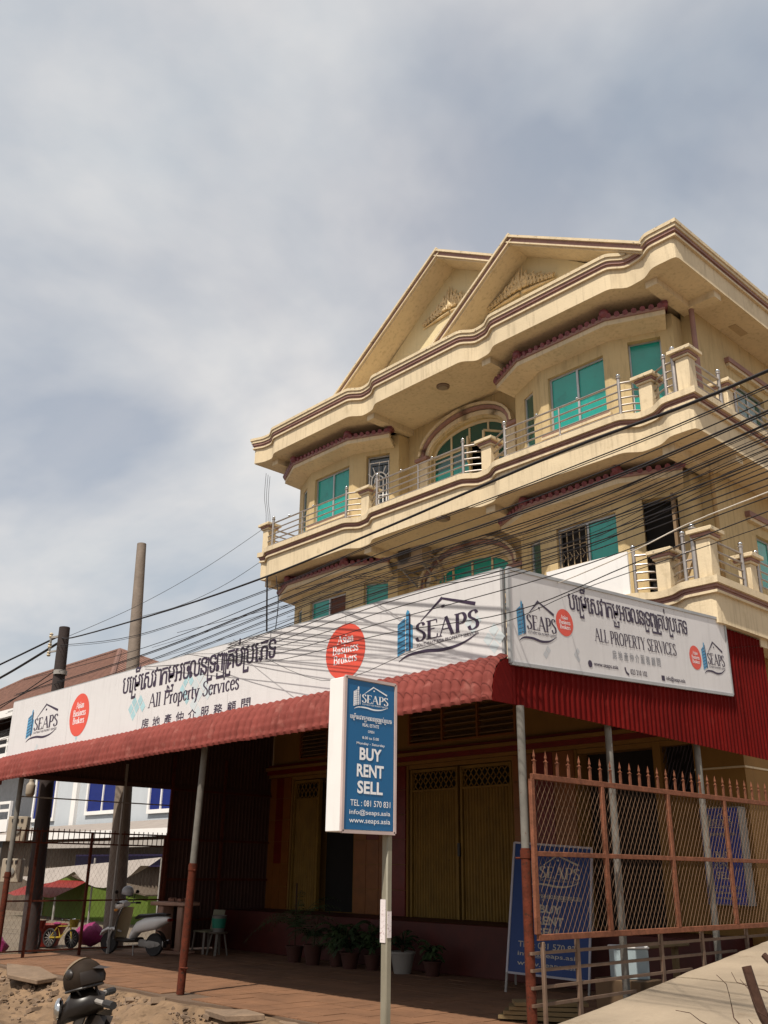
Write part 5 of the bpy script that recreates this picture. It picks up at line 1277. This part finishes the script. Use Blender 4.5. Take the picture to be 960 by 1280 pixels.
def helmet(name, label, c, r, m1, m2, rzv):
    t = thing(name, label, 'helmet', c); M = Matrix.Rotation(rzv, 3, 'Z') @ Matrix.Rotation(R(-15), 3, 'Y')
    prof = [(r*math.sin(R(a)), r*math.cos(R(a))*.95) for a in range(0, 116, 8)]
    build('shell', G().lathe(prof[::-1] if False else prof, c, 24, M), m1, t, open_=True)
    g = G(); rows = []
    for i in range(9):
        a = R(-70+140*i/8); rows.append([tuple(M @ Vector((rr*r*math.cos(a), rr*r*math.sin(a), z*r))+Vector(c)) for rr, z in ((1.02, .30), (1.12, .0), (1.04, -.30))])
    build('visor', g.sheet(rows), m2, t, open_=True)
    rim = G().tube([tuple(M @ Vector((r*.92*math.cos(2*math.pi*q/24), r*.92*math.sin(2*math.pi*q/24), -.42*r))+Vector(c)) for q in range(25)], r*.06, 6); build('rim', rim, blackp, t)
    pk = G().add([tuple(M @ Vector(v)+Vector(c)) for v in ((r*.85, -r*.6, r*.38), (r*1.45, -r*.4, r*.2), (r*1.5, 0, r*.22), (r*1.45, r*.4, r*.2), (r*.85, r*.6, r*.38), (r*.95, 0, r*.45))], [(0, 1, 2, 5), (2, 3, 4, 5)]); build('peak', pk, m2, t, open_=True)
    build('strap', G().tube([tuple(M @ Vector(v)+Vector(c)) for v in ((0, r*.85, -r*.4), (r*.1, r*.4, -r*1.1), (r*.1, -r*.3, -r*1.1), (0, -r*.85, -r*.4))], r*.05, 5), blackp, t)
    return t
helmet('helmet', 'pale helmet hanging on the white scooter handlebar under the awning', (-19.85, 11.0, 1.22), .13, mat('helmet_pale', (.38, .38, .40), .3), blackp, R(176))
scd, TD = scooter('motorbike', 'dark motorbike in the left foreground with only its front top in frame', (-5.68, 3.34, -.035), R(-118), blackp, scdark, True)
Hc = (-5.84, 3.0, 1.07)
hf = helmet('helmet', 'brown and tan helmet hanging on the dark motorbike in the left foreground', Hc, .118, mat('helmet_brown', (.022, .014, .009), .7, .3, 9, spec=.12), mat('smoke_visor', (.02, .014, .011), .4, .1, spec=.25), R(35))
build('mirror_stem', TD(G().tube([(.27, .10, 1.0), (.30, .05, 1.07), (.33, .0, 1.12)], .009, 6)), blackp, scd)
Mh = Matrix.Rotation(R(200), 3, 'Z') @ Matrix.Rotation(R(52), 3, 'Y')
build('crown_panel', G().lathe([(.1215*math.sin(R(a)), .1215*math.cos(R(a))*.97) for a in range(0, 58, 6)], Hc, 20, Mh), helmtan, hf, open_=True)
build('side_vent', G().ball(Vector(Hc)+Vector((.02, -.105, .03)), .04, .02, .03), blackp, hf)

# ================================================================== YARD behind the porch side
def cube_thing(name, label, cat, c, s_, m, rot=0, bevel=.02): 
    o = build(name, G().cbox(c, *s_, Matrix.Rotation(rot, 3, 'Z')), m, origin=c, bevel=bevel); tag(o, label, cat)
cl = G(); rc = random.Random(2)
def blob(name, label, cat, c, s_, m, seed=0, amp=.25):
    g = G().ball((0, 0, 0), 1, 1, 1, 16, 10); g.v = [(c[0]+v[0]*s_[0]*(1+amp*noise.noise(Vector(v)*1.7+Vector((seed, 0, 0)))), c[1]+v[1]*s_[1]*(1+amp*noise.noise(Vector(v)*1.7+Vector((0, seed, 0)))), c[2]+max(-.9, v[2])*s_[2]*(1+amp*noise.noise(Vector(v)*2.1+Vector((0, 0, seed))))) for v in g.v]
    o = build(name, g, m, origin=c); tag(o, label, cat)
blob('cloth_bundle', 'crumpled magenta cloth lying by the kerb at the far left', 'cloth', (-21.6, 8.9, .12), (.45, .3, .2), magenta, 3, .6)
tb = thing('red_basin', 'red plastic basin on the ground behind the side fence', 'basin', (-22.8, 10.6, 0))
build('shell', G().lathe([(.35, .0), (.48, .36), (.51, .36), (.49, .33), (.33, .03), (0, .03)], (-22.8, 10.6, .1), 24), redp, tb)
build('ring_foot', G().lathe([(.33, -.1), (.35, .0), (.30, .0), (.28, -.1)], (-22.8, 10.6, .1), 20), redp, tb)
def toy_bike(loc, rzv, m1, label):
    t = thing('childrens_bicycle', label, 'bicycle', loc, 'small bicycles behind the side fence'); Mz = Matrix.Rotation(rzv, 3, 'Z'); L0 = Vector(loc); RX = Matrix.Rotation(R(90), 3, 'X')
    def b(nm, g, m, p=t): g.v = [tuple(Mz @ Vector(v)+L0) for v in g.v]; return build(nm, g, m, p)
    for cx in (-.33, .33):
        w_ = b('wheel', G().lathe([(.16, -.02), (.19, -.025), (.20, 0), (.19, .025), (.16, .02), (.16, -.02)], (cx, 0, .2), 20, RX), rubber)
        g = G()
        for k in range(6): a = math.pi*k/6; g.bar((cx-.16*math.cos(a), 0, .2-.16*math.sin(a)), (cx+.16*math.cos(a), 0, .2+.16*math.sin(a)), .008)
        b('spokes', g, galv, w_)
    b('frame', G().tube([(-.33, 0, .2), (-.02, 0, .22), (.24, 0, .46), (-.12, 0, .44), (-.02, 0, .22)], .02, 8).tube([(-.33, 0, .2), (-.12, 0, .44)], .015, 8).tube([(.33, 0, .2), (.22, 0, .58)], .018, 8), m1)
    b('saddle', G().ball((-.15, 0, .50), .11, .06, .035), magenta if m1 is yellowp else blackp); b('handlebar', G().tube([(.18, .2, .6), (.22, 0, .58), (.18, -.2, .6)], .013, 6), chrome)
    b('basket', G().lathe([(.07, .44), (.11, .60), (.115, .60), (.08, .44)], (.36, 0, 0), 12), m1)
toy_bike((-21.95, 10.6, 0), R(20), yellowp, 'small yellow bicycle behind the side fence between the poles')
toy_bike((-21.9, 10.0, 0), R(-15), redp, 'small red bicycle behind the side fence next to the yellow one')
blob('cloth_bundle', 'magenta bundle heaped left of the tall pole behind the bicycles', 'cloth', (-21.95, 11.3, .25), (.40, .3, .25), magenta, 9, .35)
# green building with red awning and tarp
GB = thing('green_kiosk', 'low lime green shed with a peaked front behind the side fence', 'building', (-32, 17.5, 0))
build('wall', G().prismy([(-38.5, -.1), (-29.3, -.1), (-29.3, .85), (-34.2, 1.3), (-35.9, 1.62), (-38.5, 1.2)], 17, 17.3), greenw, GB)
build('wall', G().box(-29.6, -29.3, 17.3, 19.5, -.1, .9), greenw, GB); build('roof', G().prismy([(-38.5, 1.2), (-35.9, 1.62), (-34.2, 1.3), (-29.3, .85), (-29.3, .9), (-34.2, 1.36), (-35.9, 1.70), (-38.5, 1.28)], 16.9, 19.6), rustsheet, GB)
build('corner_post', G().box(-37.2, -37.0, 16.9, 17.0, -.1, 1.2), whitep, GB)
ra = thing('red_market_awning', 'small dark red cloth awning in front of the lime green shed', 'awning', (-35, 16.4, .9))
g = G().sheet([[(-37.6+4.3*i/10, 15.7, .72+.03*math.sin(i*2)), (-37.4+4.0*i/10, 16.4, 1.02), (-37.2+3.7*i/10, 16.95, 1.25)] for i in range(11)])
build('cloth', g, redp, ra, open_=True); [build('pole', G().tube([(x, 15.75, -.1), (x, 15.75, .75)], .04, 6), galv, ra) for x in (-37.5, -33.4)]
TP = thing('tarpaulin', 'pale tarpaulin sagging like a canopy between the poles behind the fence', 'tarpaulin', (-30, 15.5, 1.5))
rows = []
for i in range(17):
    u = i/16; x = -35.6+8.6*u; top = 1.62+.40*u; sag = .75*(1-(2*((u*2) % 1 if u < .999 else 1)-1)**2)*(.55 if u < .5 else 1.0)
    rows.append([(x, 16.0, top-.0*sag), (x, 15.6, top-.25-sag*.45), (x, 15.3, top-.35-sag*.75+.1)])
build('cloth', G().sheet(rows), tarpm, TP, open_=True)
for x in (-35.6, -31.3, -27.0): build('pole', G().tube([(x, 16.0, -.1), (x, 16.0, 2.0)], .035, 6), galv, TP)
# shed of rusty sheets with pale eave
SH = thing('sheet_metal_shed', 'brown corrugated metal shed under a pale eave behind the side fence', 'shed', (-35, 19, 0))
def corrx(x0, x1, z0, z1, y, pitch=.24, amp=.04):
    rows = []; n = int((x1-x0)/pitch*4)
    for i in range(n+1): rows.append([(x0+(x1-x0)*i/n, y-(amp if (i % 4) < 2 else 0), z0), (x0+(x1-x0)*i/n, y-(amp if (i % 4) < 2 else 0), z1)])
    return G().sheet(rows)
build('sheet_wall', corrx(-44, -29, -.1, 2.9, 18.0), rustsheet, SH, open_=True)
build('roof', G().add([(-45, 17.4, 2.92), (-28.5, 17.4, 2.98), (-28.5, 19.4, 3.45), (-45, 19.4, 3.38)], [(0, 1, 2, 3)]).add([(-45, 17.4, 2.86), (-28.5, 17.4, 2.92), (-28.5, 19.4, 3.39), (-45, 19.4, 3.32)], [(0, 1, 2, 3)]), tarpm, SH, open_=True)
build('fascia', G().box(-45, -28.5, 17.36, 17.42, 2.72, 2.98), whitep, SH)
build('fascia', G().box(-38, -28.5, 17.25, 17.30, 2.38, 2.60), mat('fascia_grey', (.34, .31, .28), .8), SH)
build('blue_strip', G().box(-36, -28.5, 17.6, 17.7, 1.75, 2.15), mat('violet_cloth', (.008, .003, .035), .7), SH)
# blue and white house
NH = thing('neighbour_house', 'pale house with blue windows, white balcony rail and old tiled hip roof beyond the poles', 'building', (-42, 24, 0))
build('wall', G().box(-45.6, -37.5, 19.8, 28, -.4, 8.8), nwall, NH); build('wall', G().box(-37.5, -26.0, 19.81, 28, -.4, 5.6), nwall, NH); build('parapet', G().box(-37.6, -25.9, 19.7, 28.1, 5.6, 5.8), whitep, NH)
build('wall', G().box(-62, -45.6, 21.3, 30, -.4, 8.8), mat('grey_blue_wall', (.24, .25, .27), .8, .1), NH)
for (x0, x1, z0, z1) in ((-39.9, -37.2, 3.95, 5.6), (-34.6, -32.9, 3.85, 5.3), (-45.3, -43.2, 3.8, 5.6), (-30.5, -29, 3.85, 5.3), (-41.9, -39.2, 6.6, 8.2)):
    f = build('window', G().box(x0-.15, x1+.15, 19.7, 19.8, z0-.15, z0).box(x0-.15, x1+.15, 19.7, 19.8, z1, z1+.12).box(x0-.15, x0, 19.7, 19.8, z0, z1).box(x1, x1+.15, 19.7, 19.8, z0, z1).box((x0+x1)/2-.04, (x0+x1)/2+.04, 19.71, 19.8, z0, z1), whitep, NH, smooth=False)
    build('pane', G().box(x0, (x0+x1)/2-.04, 19.76, 19.79, z0, z1), bluewin, f); build('pane', G().box((x0+x1)/2+.04, x1, 19.76, 19.79, z0, z1), bluewin, f)
build('pilaster', G().box(-41.3, -40.9, 19.65, 19.8, 0, 8.8), whitep, NH)
build('balcony_slab', G().box(-62, -45.4, 18.6, 21.3, 3.2, 3.75), whitep, NH); build('balcony_slab', G().box(-62, -45.4, 18.6, 21.3, 6.6, 6.85), whitep, NH)
for zb2 in (3.75, 6.85):
    for z in (.35, .7): build('rail', G().box(-62, -45.5, 18.65, 18.75, zb2+z, zb2+z+.12), whitep, NH)
    for k in range(12): build('post', G().box(-61.5+k*1.45, -61.38+k*1.45, 18.64, 18.76, zb2, zb2+.82), whitep, NH)
build('low_wall', G().box(-62, -45.4, 18.3, 18.5, -.4, 2.5), mat('low_cream_wall', (.42, .38, .33), .8), NH)
roof = G(); e = [(-62.5, 18.4, 9.0), (-36.5, 18.4, 8.6), (-36.5, 29, 8.6), (-62.5, 29, 9.0)]; rd = [(-57, 23.2, 12.3), (-45.3, 23.2, 12.3)]
rf = build('roof', roof.add(e+rd, [(0, 1, 5, 4), (1, 2, 5), (2, 3, 4, 5), (3, 0, 4)]), ntile, NH, open_=True, smooth=False)
tg = G()
for k in range(95):   # tile courses running down the front slope
    u = (k+.5)/95; x = -62.2+25.5*u; zt = 9.0-.4*u
    s = 1.0 if -57 < x < -45.3 else (((x+62.5)/5.5) if x <= -57 else ((-36.5-x)/8.8))
    b_ = Vector((x, 18.35, zt+.07)); tp = Vector((max(-57, min(-45.3, x)), 23.2, 12.36)); tg.tube([b_, b_.lerp(Vector((x, 23.2, 12.36)), s)], .085, 5)
for k in range(14):
    z = k/14; y = 18.35+4.85*z; tg.tube([(-62.3+5.3*z, y, 9.06+3.3*z), (-36.6-8.7*z, y, 8.68+3.65*z)], .05, 4)
for k in range(40):   # right hip
    y = 18.5+k*.26; u = (y-18.4)/10.6; s = 1-abs((y-23.2)/(5.8 if y > 23.2 else 4.8)); tg.tube([(-36.45, y, 8.66), (-36.45-8.8*s, y, 8.66+3.72*s)], .085, 5)
build('roof_tiles', tg, ntile, rf, kind='stuff'); build('ridge', G().tube([(-57, 23.2, 12.4), (-45.3, 23.2, 12.4), (-36.5, 18.4, 8.72)], .14, 8).tube([(-45.3, 23.2, 12.4), (-36.5, 29, 8.7)], .14, 8).tube([(-57, 23.2, 12.4), (-62.5, 18.4, 9.05)], .14, 8), ntile, rf)
build('gutter', G().box(-62.5, -36.5, 18.2, 18.42, 8.5, 8.85), whitep, NH)

# ================================================================== brush in the right foreground
for k, (pts, r, lb) in enumerate((
    ([(-2.09, 4.0, 1.355), (-2.05, 4.0, 1.20), (-1.97, 4.0, .95), (-1.80, 4.0, -.25)], [.020, .021, .023, .025], 'thick broken brown stick, left of the pair at the lower right corner'),
    ([(-2.06, 4.1, 1.395), (-1.97, 4.1, 1.31), (-1.80, 4.12, 1.12), (-1.5, 4.2, -.2)], [.013, .015, .017, .02], 'slanting brown stick, right of the pair at the lower right corner'))):
    o = build('dry_branch', G().tube(sm3(pts, 5), [r[0]+(r[-1]-r[0])*i/(len(sm3(pts, 5))-1) for i in range(len(sm3(pts, 5)))], 9), twigm, origin=pts[-1]); tag(o, lb, 'branch')
rb = random.Random(11); bg_ = G()
for k in range(16):
    x, y = -1.99+rb.uniform(-.10, .18), 4.02+rb.uniform(-.15, .2); z = rb.uniform(.85, 1.15); p = [(x, y, z)]; a = rb.uniform(-1, 1)
    for j in range(7): a += rb.uniform(-.7, .7); x += .05*math.sin(a)*1.2; y += rb.uniform(-.02, .02); z += .05*math.cos(a)*.8; p.append((x, y, z))
    bg_.tube(p, [.004*(1-.7*j/7) for j in range(8)], 4)
bg_.tube([(-1.9, 4.05, -.2), (-1.97, 4.05, .6), (-1.98, 4.05, 1.27)], [.012, .010, .006], 6)
o = build('dry_twigs', bg_, twigm, origin=(-1.7, 4.05, -.2)); tag(o, 'tangle of thin dry twigs around the two sticks at the lower right corner', 'twigs')
